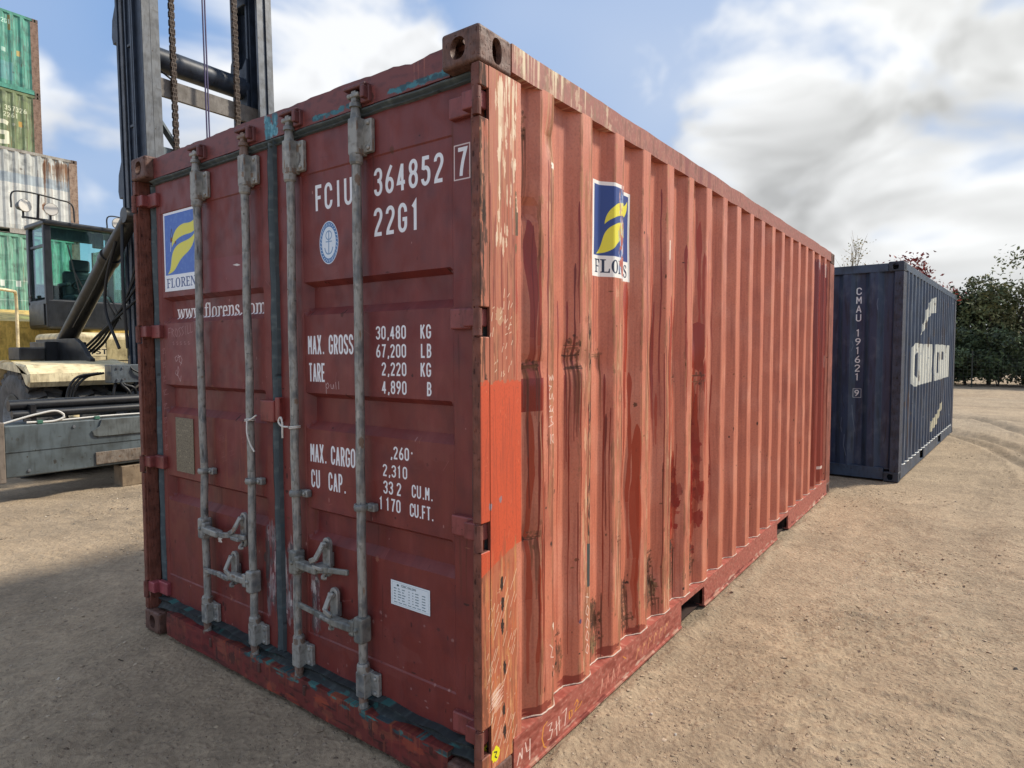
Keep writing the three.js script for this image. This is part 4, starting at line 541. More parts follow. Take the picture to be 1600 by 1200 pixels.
{
  const s = rightS, R = doorBase(s, 61);
  s.text('FCIU', -0.931, 2.234, 0.104, 0.048, 0.0615, Wh); s.text('364852', -0.5715, 2.242, 0.102, 0.044, 0.0622, Wh);
  for (const [a, b] of [[[-0.162, 2.248], [-0.0934, 2.248]], [[-0.0934, 2.248], [-0.0934, 2.133]], [[-0.0934, 2.133], [-0.162, 2.133]], [[-0.162, 2.133], [-0.162, 2.248]]]) s.line([a, b], 0.0045, '#d8c9c6', 0.4);
  s.text('7', -0.149, 2.238, 0.094, 0.044, 0.05, Wh, 0.15); s.text('22G1', -0.5746, 2.094, 0.105, 0.046, 0.0655, Wh);
  s.text('MAX. GROSS', -0.9964, 1.6195, 0.080, 0.025, 0.0314, Wh, 0.12); s.text('TARE', -0.9954, 1.503, 0.079, 0.024, 0.0288, Wh, 0.12);
  s.text('30,480', -0.5715, 1.647, 0.050, 0.0235, 0.0302, Wh, 0.15); s.text('67,200', -0.5715, 1.5776, 0.050, 0.0235, 0.0302, Wh, 0.15); s.text('2,220', -0.5419, 1.509, 0.050, 0.0235, 0.0302, Wh, 0.15); s.text('4,890', -0.5419, 1.4397, 0.050, 0.0235, 0.0302, Wh, 0.15);
  s.text('KG', -0.3355, 1.647, 0.05, 0.023, 0.0295, Wh, 0.15); s.text('LB', -0.3335, 1.5776, 0.05, 0.023, 0.0295, Wh, 0.15); s.text('KG', -0.3355, 1.509, 0.05, 0.023, 0.0295, Wh, 0.15); s.text('B', -0.304, 1.4397, 0.05, 0.023, 0.0295, Wh, 0.15);
  s.text('MAX. CARGO', -0.9924, 1.161, 0.0787, 0.025, 0.0312, Wh, 0.12); s.text('CU', -0.9914, 1.0495, 0.078, 0.025, 0.0335, Wh, 0.12); s.text('CAP.', -0.874, 1.0495, 0.078, 0.025, 0.0325, Wh, 0.12);
  s.text(',260', -0.5, 1.1905, 0.048, 0.0225, 0.0295, Wh, 0.15); s.text('2,310', -0.5419, 1.118, 0.046, 0.0235, 0.0298, Wh, 0.15); s.text('33', -0.5398, 1.0536, 0.049, 0.0235, 0.0298, Wh, 0.15); s.text('2', -0.467, 1.0536, 0.049, 0.0235, 0.03, Wh, 0.15); s.text('CU.M.', -0.3866, 1.056, 0.048, 0.021, 0.0265, Wh, 0.14);
  s.text('1', -0.566, 0.9877, 0.049, 0.0235, 0.03, Wh, 0.15); s.text('170', -0.528, 0.9877, 0.049, 0.0225, 0.0290, Wh, 0.15); s.text('CU.FT.', -0.3978, 0.985, 0.05, 0.021, 0.0238, Wh, 0.14);
  const ch = (l, c = '#cfc0c0') => s.scrawl(l, 0.0028, c, 0.8), mv = (x, y, l) => l.map((q) => [x + q[0], y + q[1]]);
  ch(mv(-0.881, 1.42, [[0, 0], [0.002, -0.045], [0.001, -0.008], [0.012, 0.002], [0.02, -0.01], [0.012, -0.022], [0.002, -0.018]])); ch(mv(-0.85, 1.416, [[0, 0], [0.002, -0.016], [0.012, -0.018], [0.018, 0], [0.02, -0.018]])); ch(mv(-0.818, 1.425, [[0, 0], [0.002, -0.028]])); ch(mv(-0.80, 1.428, [[0, 0], [0.001, -0.03]]));
  worn(s, R, -1.188, -1.12, 0.36, 0.70, 70); worn(s, R, -1.0, -0.955, 0.36, 0.66, 60); s.blob(-1.13, 0.64, 0.03, 0.06, '#4b4648', 0.7, R, 0.8);
  for (let i = 0; i < 60; i++) s.blob(-0.98 + R() * 0.8, 0.2 + R() * 0.35, 0.002 + R() * 0.006, 0.002 + R() * 0.006, R() < 0.5 ? '#9c7a76' : '#40201f', 0.7, R, 0.6);
  s.blob(-0.385, 1.173, 0.005, 0.004, '#e9e2e2', 0.5, R);
  // round classification mark
  const g = s.g, cx = s.X(-0.848), cy = s.Y(1.994), rx = 0.06 * s.kx, ry = 0.087 * s.ky; const el = (k, f) => { g.fillStyle = f; g.beginPath(); g.ellipse(cx, cy, rx * k, ry * k, 0, 0, 7); g.fill(); };
  el(1, '#d6e2ef'); el(0.95, '#4a78ae'); el(0.74, '#dfe9f3'); g.strokeStyle = '#dfe9f3'; g.lineWidth = 2.5; for (let i = 0; i < 30; i++) { const a = (i / 30) * 6.283; g.beginPath(); g.moveTo(cx + Math.cos(a) * rx * 0.8, cy + Math.sin(a) * ry * 0.8); g.lineTo(cx + Math.cos(a + 0.08) * rx * 0.9, cy + Math.sin(a + 0.08) * ry * 0.9); g.stroke(); }
  g.strokeStyle = '#7f9fc2'; g.lineWidth = 5; g.beginPath(); g.moveTo(cx, cy - ry * 0.5); g.lineTo(cx, cy + ry * 0.5); g.moveTo(cx - rx * 0.42, cy + ry * 0.25); g.quadraticCurveTo(cx - rx * 0.3, cy + ry * 0.55, cx, cy + ry * 0.52); g.quadraticCurveTo(cx + rx * 0.3, cy + ry * 0.55, cx + rx * 0.42, cy + ry * 0.25); g.stroke(); g.lineWidth = 4; g.beginPath(); g.ellipse(cx, cy - ry * 0.34, rx * 0.3, ry * 0.2, 0, 0, 7); g.stroke(); g.beginPath(); g.moveTo(cx - rx * 0.3, cy - ry * 0.05); g.lineTo(cx + rx * 0.3, cy - ry * 0.05); g.stroke();
}
{
  const s = leftS, R = doorBase(s, 71);
  s.rect(-1.80, 1.846, -1.445, 2.005, '#7d2f36', 0.4, 0.55); s.poly([[-1.57, 1.963], [-1.53, 1.966], [-1.50, 1.957], [-1.53, 1.954]], '#d8d2cc', 0.4);
  s.rect(-2.24, 1.40, -1.95, 1.70, '#7a2f36', 0.4, 0.4);
  for (const o of [0, 0.0035]) s.serif('www.florens.com', -2.183 + o, 1.726, 0.07, 0.83, '#f2eeee', '');
  s.rect(-1.96, 0.38, -1.87, 0.72, '#8a4a34', 0.7, 0.25); for (let i = 0; i < 20; i++) s.drip(-2.2 + R() * 0.9, 1.0 + R() * 0.2, 0.75 - R() * 0.3, 0.006, '#8f523c', 0.6, R, 0.45);
  s.blob(-1.925, 0.60, 0.012, 0.014, '#2a1412', 0.8, R); s.blob(-1.895, 0.605, 0.012, 0.014, '#2a1412', 0.8, R); s.blob(-1.745, 0.615, 0.02, 0.022, '#efece6', 0.5, R, 1, 0.5);
  worn(s, R, -1.335, -1.24, 0.36, 0.74, 110); s.blob(-1.33, 0.6, 0.025, 0.1, '#3d393a', 0.7, R, 0.7); for (const [x, y] of [[-1.46, 0.63], [-1.43, 0.53], [-1.72, 0.28], [-1.50, 0.67]]) s.speck(x, y, 0.02, 0.02, 6, 0.008, ['#3a1816', '#5a2420'], 0.8, R);
  const ch = (l, a = 0.75, c = '#d9cccb') => s.scrawl(l, 0.003, c, a), mv = (x, y, l) => l.map((q) => [x + q[0], y + q[1]]);
  const F = [[[0, 0], [0, -0.05]], [[0, 0], [0.03, 0.004]], [[0, -0.022], [0.022, -0.02]], [[0.04, 0], [0.04, -0.045]], [[0.04, 0], [0.06, -0.01], [0.04, -0.02], [0.065, -0.045]], [[0.085, 0], [0.075, -0.03], [0.095, -0.045], [0.105, -0.015], [0.085, 0]], [[0.135, 0.005], [0.115, -0.005], [0.135, -0.03], [0.115, -0.045]], [[0.165, 0.01], [0.145, 0], [0.165, -0.025], [0.145, -0.04]], [[0.185, 0.01], [0.187, -0.035]], [[0.205, 0.015], [0.207, -0.03], [0.225, -0.025]], [[0.235, 0.02], [0.237, -0.025], [0.255, -0.02]], [[0.265, 0.03], [0.295, 0.035]], [[0.28, 0.03], [0.28, -0.015]]];
  for (const l of F) ch(mv(-2.215, 1.675, l), 0.5); for (let i = 0; i < 5; i++) ch(mv(-2.17 + i * 0.04, 1.60, [[0, 0], [0.012, 0.006], [0.006, -0.012], [0.02, -0.006]]), 0.4);
  ch(mv(-2.15, 1.53, [[0.02, 0], [0, -0.01], [0.01, -0.03], [0.03, -0.02], [0.035, 0.005], [0.05, -0.005], [0.045, -0.03], [0.07, -0.04]])); ch(mv(-2.15, 1.50, [[0.03, 0.02], [0.06, 0.03], [0.075, 0.01], [0.055, -0.02]])); ch(mv(-2.15, 1.455, [[0.01, 0], [0, -0.02], [0.02, -0.03], [0.04, 0], [0.03, 0.02], [0.02, -0.02], [0.05, -0.06], [0.06, -0.03]]));
  for (let i = 0; i < 8; i++) ch(mv(-2.285, 1.56 - i * 0.075, [[0, 0], [0.025, 0.012], [0.01, -0.02], [0.03, -0.012]]), 0.3);
  for (let i = 0; i < 6; i++) ch(mv(-1.75 + R() * 0.25, 1.0 + R() * 0.18, [[0, 0], [0.03, 0.01], [0.01, -0.02], [0.05, -0.005]]), 0.13);
  for (let i = 0; i < 12; i++) s.blob(-1.255 + R() * 0.02, 1.6 + R() * 0.7, 0.004, 0.01 + R() * 0.02, '#331616', 0.8, R, 0.7);
}
const leafR = doorLeaf(-1.192, -0.078, -1.02, -0.176, rightS), leafL = doorLeaf(-2.306, -1.228, -2.262, -1.315, leftS);
leafR.userData.label = 'maroon door with container number and weight lettering'; leafL.userData.label = 'maroon door with blue sticker and grey plate';
{ // hinge blades, locking gear
  const galv = new Surf(512, 1024, 0, 0.5, 0, 1, '#9c9b95', 0.5), R = rng(77); galv.lay(noiseCanvas(512, 512, 5, 7, 5, [104, 108, 110], (v) => 0.1 + v * 1.7, 2)); galv.lay(noiseCanvas(512, 512, 20, 20, 5, [112, 108, 100], (v) => v * 1.2, 12)); galv.lay(noiseCanvas(512, 512, 30, 6, 4, [190, 186, 176], (v) => v * 0.7, 4)); for (let i = 0; i < 160; i++) galv.blob(R() * 0.5, R(), 0.002 + R() ** 3 * 0.012, 0.003 + R() ** 2 * 0.02, ['#5a5a5c', '#46403c', '#6e6a66', '#c4c0b6', '#6b4a34', '#7d5a40'][(R() * 6) | 0], 0.7, R, 0.55);
  const gt = galv.tex(), gr = galv.rtex(); for (const t of [gt, gr]) t.wrapS = t.wrapT = THREE.RepeatWrapping; const gm = new THREE.MeshStandardMaterial({ map: gt, roughnessMap: gr, roughness: 1.15, metalness: 0.25 }), gmW = new THREE.MeshStandardMaterial({ map: gt, roughnessMap: gr, color: '#d9dad6', roughness: 1.2, metalness: 0.1 });
  const dirtyCam = rusty('#8a7468'), hingeM = met('#8a4644', 0.5);
  for (const h of HINGES) {
    const y = h + 0.015;
    for (const [leaf, s, xe, xp] of [[leafR, 1, -0.17, -0.016], [leafL, -1, -2.262, -2.422]]) { const t = bb(Math.min(xe, xe + s * 0.10), Math.max(xe, xe + s * 0.10), y - 0.036, y + 0.036, DZ - 0.006, DZ + 0.022, 0.007), b = bb(Math.min(xe + s * 0.085, xp), Math.max(xe + s * 0.085, xp), y - 0.03, y + 0.03, DZ + 0.004, -0.012, 0.006); add('hinge_blade', [t, b], h === HINGES[0] && s < 0 ? met('#a8545c', 0.5) : hingeM, leaf, 0.8); }
  }
  const rods = [[-1.808, leafL], [-1.385, leafL], [-1.046, leafR], [-0.626, leafR]], RZ = -0.03;
  rods.forEach(([x, leaf], i) => {
    const pts = []; for (let k = 0; k <= 14; k++) pts.push(V(x + 0.004 * n2(i * 7, k * 0.3), 0.13 + k * 0.1643, RZ + 0.003 * n2(i * 9 + 4, k * 0.35)));
    const rod = add('lock_rod', tube(pts, 0.0178, 60, 16), gm, leaf, 0); { const p = rod.geometry.attributes.position, u = rod.geometry.attributes.uv; for (let k = 0; k < p.count; k++) u.setXY(k, u.getY(k) * 0.24 + i * 0.23, p.getY(k)); }
    for (const [y0, y1] of [[2.292, 2.43], [0.186, 0.29]]) { // bearing housings with bolted flange
      const sy = y1 > 1 ? 1 : -1, yb = sy > 0 ? y0 : y1, br = [bb(x - 0.025, x + 0.027, y0, y1, DZ, RZ + 0.021, 0.007), bb(x + 0.022, x + 0.07, y0 + 0.008, y1 - 0.004, DZ, DZ + 0.022, 0.006), cyl(V(x, yb - sy * 0.026, RZ), V(x, yb + sy * 0.004, RZ), 0.0255, 0.0255, 16), cyl(V(x, yb - sy * 0.034, RZ), V(x, yb - sy * 0.026, RZ), 0.021, 0.0245, 16)];
      add('rod_bracket', br, gm, leaf, 1);
      for (const by of [y0 + 0.024, y1 - 0.022]) add('bolt', [between(flat(new THREE.SphereGeometry(0.0095, 10, 5, 0, 6.2832, 0, 1.5)), V(x + 0.058, by, DZ + 0.014), V(x + 0.058, by, DZ + 0.026)).translate(0, 0, 0)].map((g) => flat(new THREE.SphereGeometry(0.0095, 12, 8)).scale(1, 1, 0.7).translate(x + 0.054, by, DZ + 0.023)), gm, leaf, 1);
      // forged cam beyond the bearing and its keeper
      const c0 = sy > 0 ? y1 : y0, c = (a) => c0 + sy * a, cam = [cyl(V(x, c(-0.004), RZ), V(x, c(0.045), RZ), 0.021, 0.016, 14), cyl(V(x, c(0.04), RZ), V(x, c(0.056), RZ), 0.024, 0.022, 12), bb(x - 0.012, x + 0.016, Math.min(c(0.056), c(0.1)), Math.max(c(0.056), c(0.1)), RZ - 0.012, RZ + 0.014, 0.006), bb(x - 0.032, x + 0.034, Math.min(c(0.072), c(0.09)), Math.max(c(0.072), c(0.09)), RZ - 0.014, RZ + 0.018, 0.006)];
      add('rod_cam', cam, sy > 0 ? (i === 1 ? dirtyCam : gm) : dirtyCam, leaf, 1);
      add('cam_keeper', [bb(x + 0.026, x + 0.075, Math.min(c(0.05), c(0.112)), Math.max(c(0.05), c(0.112)), -0.05, -0.028, 0.006), bb(x + 0.052, x + 0.072, Math.min(c(0.058), c(0.105)), Math.max(c(0.058), c(0.105)), -0.03, -0.004, 0.006), bb(x - 0.05, x + 0.07, Math.min(c(0.104), c(0.118)), Math.max(c(0.104), c(0.118)), -0.05, -0.012, 0.005)], sy > 0 ? met('#6e3e3c', 0.6) : rusty('#5c3a34'), red, 1);
    }
    const cy = 0.957 - (i > 1 ? 0.012 : 0), band = flat(new THREE.TorusGeometry(0.0235, 0.006, 6, 18)); band.rotateX(Math.PI / 2); band.scale(1, 2.4, 1); band.translate(x, cy, RZ);
    add('rod_clamp', [band, bb(x + 0.02, x + 0.062, cy - 0.016, cy + 0.016, DZ - 0.002, RZ - 0.01, 0.006), flat(new THREE.SphereGeometry(0.009, 10, 6)).translate(x + 0.045, cy, RZ - 0.008)], gm, leaf, 1);
  });
  // handles: hub on one rod, lever lying in a catch
  for (const [leaf, hx, hy, ex, ey, cx, cy, wht] of [[leafL, -1.808, 0.672, -1.42, 0.688, -1.487, 0.70, 0], [leafL, -1.385, 0.49, -1.79, 0.462, -1.575, 0.50, 0], [leafR, -1.046, 0.65, -0.69, 0.675, -0.868, 0.688, 1], [leafR, -0.626, 0.462, -1.02, 0.47, -0.825, 0.487, 1]]) {
    const d = Math.sign(ex - hx), m = wht ? gmW : gm, z = -0.014, mid = lerp(hx, ex, 0.55);
    const j1 = V(mid - d * 0.02, lerp(hy, ey, 0.5) - 0.012, z + 0.002), j2 = V(mid + d * 0.05, lerp(hy, ey, 0.6), z + 0.008), lev = mergeGeometries([bar(V(hx + d * 0.12, hy - 0.004, z), j1, 0.03, 0.016, 0.005), bar(j1, j2, 0.027, 0.016, 0.005), bar(j2, V(ex, ey, z), 0.023, 0.015, 0.005)]);
    add('door_handle', [lev, bb(hx - 0.026, hx + 0.026, hy - 0.055, hy + 0.05, -0.056, 0.0, 0.011), bar(V(hx + d * 0.03, hy, -0.012), V(hx + d * 0.17, hy - 0.004, -0.012), 0.034, 0.04, 0.009), bb(Math.min(hx + d * 0.02, hx + d * 0.05), Math.max(hx + d * 0.02, hx + d * 0.05), hy - 0.032, hy + 0.032, -0.034, 0.004, 0.008), flat(new THREE.SphereGeometry(0.009, 10, 7)).translate(hx + d * 0.004, hy, 0.002)], m, leaf, 1);
    // catch: a slotted back plate, a forked keeper in front of the lever and a swinging hasp
    const plate = (() => { const s = new THREE.Shape(); s.absarc(0, 0.058, 0.021, 0, Math.PI); s.absarc(0, -0.058, 0.021, Math.PI, Math.PI * 2); for (const y of [0.06, -0.06]) { const h = new THREE.Path(); h.absarc(0, y, 0.009, 0, 6.2832, true); s.holes.push(h); } return flat(new THREE.ExtrudeGeometry(s, { depth: 0.012, bevelEnabled: true, bevelSize: 0.003, bevelThickness: 0.003, bevelSegments: 1, curveSegments: 10 })); })();
    plate.translate(cx + 0.014, cy + 0.012, -0.048);
    const stud = bb(cx - 0.004, cx + 0.03, cy - 0.03, cy + 0.03, DZ, -0.046, 0.004), hook = mergeGeometries([bar(V(cx - d * 0.045, cy - 0.006, 0.002), V(cx - d * 0.004, cy + 0.012, 0.006), 0.022, 0.012, 0.004), bar(V(cx - d * 0.006, cy + 0.008, 0.006), V(cx + 0.013, cy + 0.072, -0.022), 0.024, 0.012, 0.004), cyl(V(cx + 0.0, cy + 0.07, -0.024), V(cx + 0.03, cy + 0.07, -0.024), 0.008, 0.008, 10)]), jaw = bb(cx - 0.034, cx + 0.034, cy - 0.036, cy - 0.016, -0.05, 0.006, 0.007), drop = tube([V(cx + 0.012, cy - 0.05, -0.03), V(cx + 0.012, cy - 0.07, -0.016), V(cx + 0.02, cy - 0.072, -0.03)], 0.008, 10, 7);
    add('handle_catch', [plate, stud, hook, jaw, drop], gm, leaf, 1);
  }
  // latch box over the middle seam, plates and stickers
  add('seam_latch', [bb(-1.305, -1.2, 1.238, 1.335, DZ - 0.005, -0.03, 0.006), bb(-1.198, -1.165, 1.245, 1.35, DZ - 0.005, -0.035, 0.005)], met('#8a3f3a', 0.5), leafL, 0.9);
  const ps = new Surf(256, 384, 0, 0.19, 0, 0.29, '#7d7360', 0.55), r2 = rng(9); ps.lay(noiseCanvas(256, 256, 14, 20, 5, [60, 52, 40], (v) => v * 1.1, 2)); ps.lay(noiseCanvas(256, 256, 30, 30, 3, [190, 180, 150], (v) => v * 0.8 - 0.1, 4)); for (let i = 0; i < 9; i++) for (let k = 0; k < 9; k++) if (r2() < 0.6) ps.rect(0.02 + k * 0.017, 0.025 + i * 0.028, 0.02 + k * 0.017 + 0.012, 0.032 + i * 0.028, r2() < 0.5 ? '#a59b82' : '#5d5442', 0.5, 0.6);
  const quad = (name, x0, x1, y0, y1, z, s, parent, th = 0.003) => { const g = flat(new THREE.BoxGeometry(x1 - x0, y1 - y0, th)); const u = g.attributes.uv, n = g.attributes.normal; g.translate((x0 + x1) / 2, (y0 + y1) / 2, z + th / 2); return add(name, g, s.mat(), parent, 0); };
  quad('data_plate', -2.155, -1.972, 0.914, 1.203, DZ - 0.0035, ps, leafL, 0.004);
  const fs = new Surf(512, 512, 0, 0.385, 0, 0.412, '#eef1f5', 0.3); fs.rect(0.012, 0.085, 0.373, 0.4, '#2f62bd', 0.3); florens(fs, 0.012, 0.085, 0.373, 0.4); fs.serif('FLORENS', 0.018, 0.018, 0.05, 0.35, '#24407e'); { const r3 = rng(3); fs.lay(noiseCanvas(128, 128, 9, 9, 4, [200, 210, 225], (v) => v * 0.3, 3)); fs.line([[0.085, 0.26], [0.075, 0.29], [0.088, 0.325], [0.096, 0.29], [0.088, 0.262]], 0.004, '#3a2a20', 0.5); fs.blob(0.082, 0.268, 0.012, 0.012, '#7a4a38', 0.6, r3); fs.line([[0.076, 0.25], [0.07, 0.21]], 0.006, '#d8dde6', 0.5); fs.blob(0.125, 0.25, 0.008, 0.008, '#7a4a48', 0.6, r3); }
  quad('sticker', -2.228, -1.843, 1.872, 2.284, DZ - 0.0022, fs, leafL, 0.0015);
  const ls = new Surf(512, 256, 0, 0.206, 0, 0.095, '#dfe9f0', 0.35); ls.line([[0.008, 0.006], [0.198, 0.006], [0.198, 0.089], [0.008, 0.089], [0.008, 0.006]], 0.0008, '#7f96a4', 0.4); ls.serif('CIMC DALIAN', 0.055, 0.076, 0.0085, 0.08, '#2a4048', 'bold', 'sans-serif'); ls.blob(0.038, 0.079, 0.006, 0.004, '#34505a', 0.4, r2); { const r5 = rng(6); ['STEEL SIDES', 'INTERNAL WALLS', 'UNDER FRAME', 'TOP COAT OUTER', 'TOP COAT INNER'].forEach((q, i) => { const y = 0.064 - i * 0.0105; for (let k = 0; k < 3; k++) ls.rect(0.016 + k * 0.022, y, 0.016 + k * 0.022 + 0.010 + r5() * 0.009, y + 0.0035, '#5c7480', 0.4, 0.85); for (const x of [0.095, 0.115, 0.13, 0.165]) ls.rect(x, y, x + 0.006 + (x > 0.125 ? 0.012 : 0), y + 0.0035, '#5c7480', 0.4, 0.85); }); for (let k = 0; k < 7; k++) ls.rect(0.016 + k * 0.025, 0.0115, 0.016 + k * 0.025 + 0.019, 0.0145, '#5c7480', 0.4, 0.8); }
  quad('label_sticker', -0.5015, -0.2957, 0.5796, 0.675, DZ - 0.0022, ls, leafR, 0.0012);
}
// wire ties left on the rods
{
  const wm = plain('#d8d4cc', 0.6);
  const ring = (x, y) => { const g = flat(new THREE.TorusGeometry(0.0225, 0.0028, 5, 18)); g.rotateX(Math.PI / 2); g.rotateZ(0.12); g.translate(x, y, -0.03); return g; };
  const a = add('cable_tie', [ring(-1.385, 1.236), ring(-1.385, 1.243), tube([V(-1.365, 1.24, -0.012), V(-1.335, 1.248, -0.005), V(-1.305, 1.266, -0.012)], 0.004, 10, 5), tube([V(-1.372, 1.236, -0.006), V(-1.362, 1.18, 0.0), V(-1.345, 1.13, -0.005), V(-1.328, 1.10, -0.012)], 0.0045, 14, 5)], wm); tag(a, 'pale wire tie with long dangling tail on lock rod of the plain door', 'cable tie');
  const b = add('cable_tie', [ring(-1.046, 1.232), ring(-1.046, 1.226), tube([V(-1.066, 1.23, -0.012), V(-1.10, 1.232, -0.004), V(-1.125, 1.25, -0.004), V(-1.112, 1.27, -0.006), V(-1.098, 1.25, -0.004), V(-1.10, 1.21, -0.006), V(-1.106, 1.18, -0.01)], 0.0042, 26, 5)], wm); tag(b, 'pale wire tie twisted in a small loop on lock rod beside the lettered door', 'cable tie');
}
// ---------------------------------------------------------------- the other containers
function wallSurf(base, seed, { streaks = 0.6, rust = 0.5, w = 1024, h = 512, y1 = CH, x1 = CL, scratch = 0.6 } = {}) {
  const s = new Surf(w, h, 0, x1, 0, y1, base, 0.5), R = rng(seed);
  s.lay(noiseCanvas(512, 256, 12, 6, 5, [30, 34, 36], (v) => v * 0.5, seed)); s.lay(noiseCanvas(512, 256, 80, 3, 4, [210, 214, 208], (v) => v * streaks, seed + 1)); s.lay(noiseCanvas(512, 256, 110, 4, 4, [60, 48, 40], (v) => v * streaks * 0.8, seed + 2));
  for (let i = 0; i < 160 * rust; i++) s.drip(R() * x1, 0.3 + R() * (y1 - 0.3), R() * 0.3, 0.006 + R() * 0.02, ['#6b4630', '#82583c', '#4f3626'][(R() * 3) | 0], 0.85, R, 0.5 * R() + 0.15);
  for (let i = 0; i < 200 * scratch; i++) s.blob(R() * x1, R() * y1, 0.006 + R() ** 3 * 0.04, 0.006 + R() ** 3 * 0.06, ['#5a4234', '#6e4a36', '#c8c4b8', '#3a342e'][(R() * 4) | 0], 0.85, R, 0.5);
  return { s, R };
}
{ // dark blue container behind the red one
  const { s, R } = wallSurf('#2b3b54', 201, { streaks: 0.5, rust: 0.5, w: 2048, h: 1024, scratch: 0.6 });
  const pale = '#dcdccf';
  s.g.save(); s.g.globalAlpha = 0.96; for (const o of [-0.11, -0.055, 0, 0.055, 0.11]) s.serif('CMA CGM', 0.86 + o, 1.09, 0.56, 4.2, pale, 'bold', 'sans-serif'); s.g.restore();
  const arc = (pts, col) => s.poly(pts, col, 0.5, 0.95);
  arc([[1.5, 1.76], [1.75, 1.9], [2.05, 2.12], [2.5, 2.3], [3.1, 2.37], [3.1, 2.13], [2.6, 2.1], [2.15, 1.98], [1.75, 1.8]], pale); arc([[2.75, 0.46], [3.1, 0.49], [3.7, 0.56], [4.3, 0.74], [4.25, 0.6], [3.6, 0.38], [2.8, 0.3]], '#d8cfae');
  for (let i = 0; i < 260; i++) s.blob(0.8 + R() * 4.4, 0.3 + R() * 2.1, 0.004 + R() * 0.02, 0.01 + R() * 0.07, ['#3b4c64', '#4a5868', '#5e4a3c'][(R() * 3) | 0], 0.6, R, 0.55, 0.7);
  const ends = new Surf(1024, 1024, 0, CW, 0, CH, '#2b3b54', 0.42); ends.lay(noiseCanvas(512, 512, 40, 4, 5, [20, 26, 36], (v) => v * 0.9, 5)); ends.lay(noiseCanvas(512, 512, 14, 8, 5, [108, 112, 120], (v) => v * 0.7 - 0.06, 6));
  for (let i = 0; i < 90; i++) { const x = R() * CW, y = R() * CH, l = 0.05 + R() * 0.35; ends.line([[x, y], [x + 0.03 * (R() - 0.5), y - l * 0.5], [x + 0.08 * (R() - 0.5), y - l]], 0.003 + R() * 0.006, ['#1a2030', '#7c8490', '#2a221e'][(R() * 3) | 0], 0.7, 0.6); }
  [...'CMAU 191621'].forEach((c, i) => { if (c !== ' ') ends.text(c, CW - 0.503, 2.313 - i * 0.1065 - (i > 3 ? -0.03 : 0), 0.086, 0.062, 0.07, '#e4e6e6', 0.15); });
  ends.text('9', CW - 0.498, 1.075, 0.075, 0.052, 0.06, '#e4e6e6', 0.15); ends.line([[CW - 0.51, 0.985], [CW - 0.425, 0.985], [CW - 0.425, 1.09], [CW - 0.51, 1.09], [CW - 0.51, 0.985]], 0.005, '#c8cccf', 0.5);
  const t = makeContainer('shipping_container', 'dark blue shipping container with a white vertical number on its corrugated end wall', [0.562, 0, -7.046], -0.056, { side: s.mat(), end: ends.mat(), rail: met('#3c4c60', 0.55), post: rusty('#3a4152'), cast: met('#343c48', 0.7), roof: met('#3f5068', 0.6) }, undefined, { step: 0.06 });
  const wp = []; for (let q = 0.235; q < 5.82; q += 0.02) wp.push(V(0.0 - wave(q) * 0.036, 0.172, -q)); add('weld_bead', flat(new THREE.TubeGeometry(new THREE.CatmullRomCurve3(wp, false, 'catmullrom', 0.1), 500, 0.007, 5)), plain('#d9d9d2', 0.6), t);
}
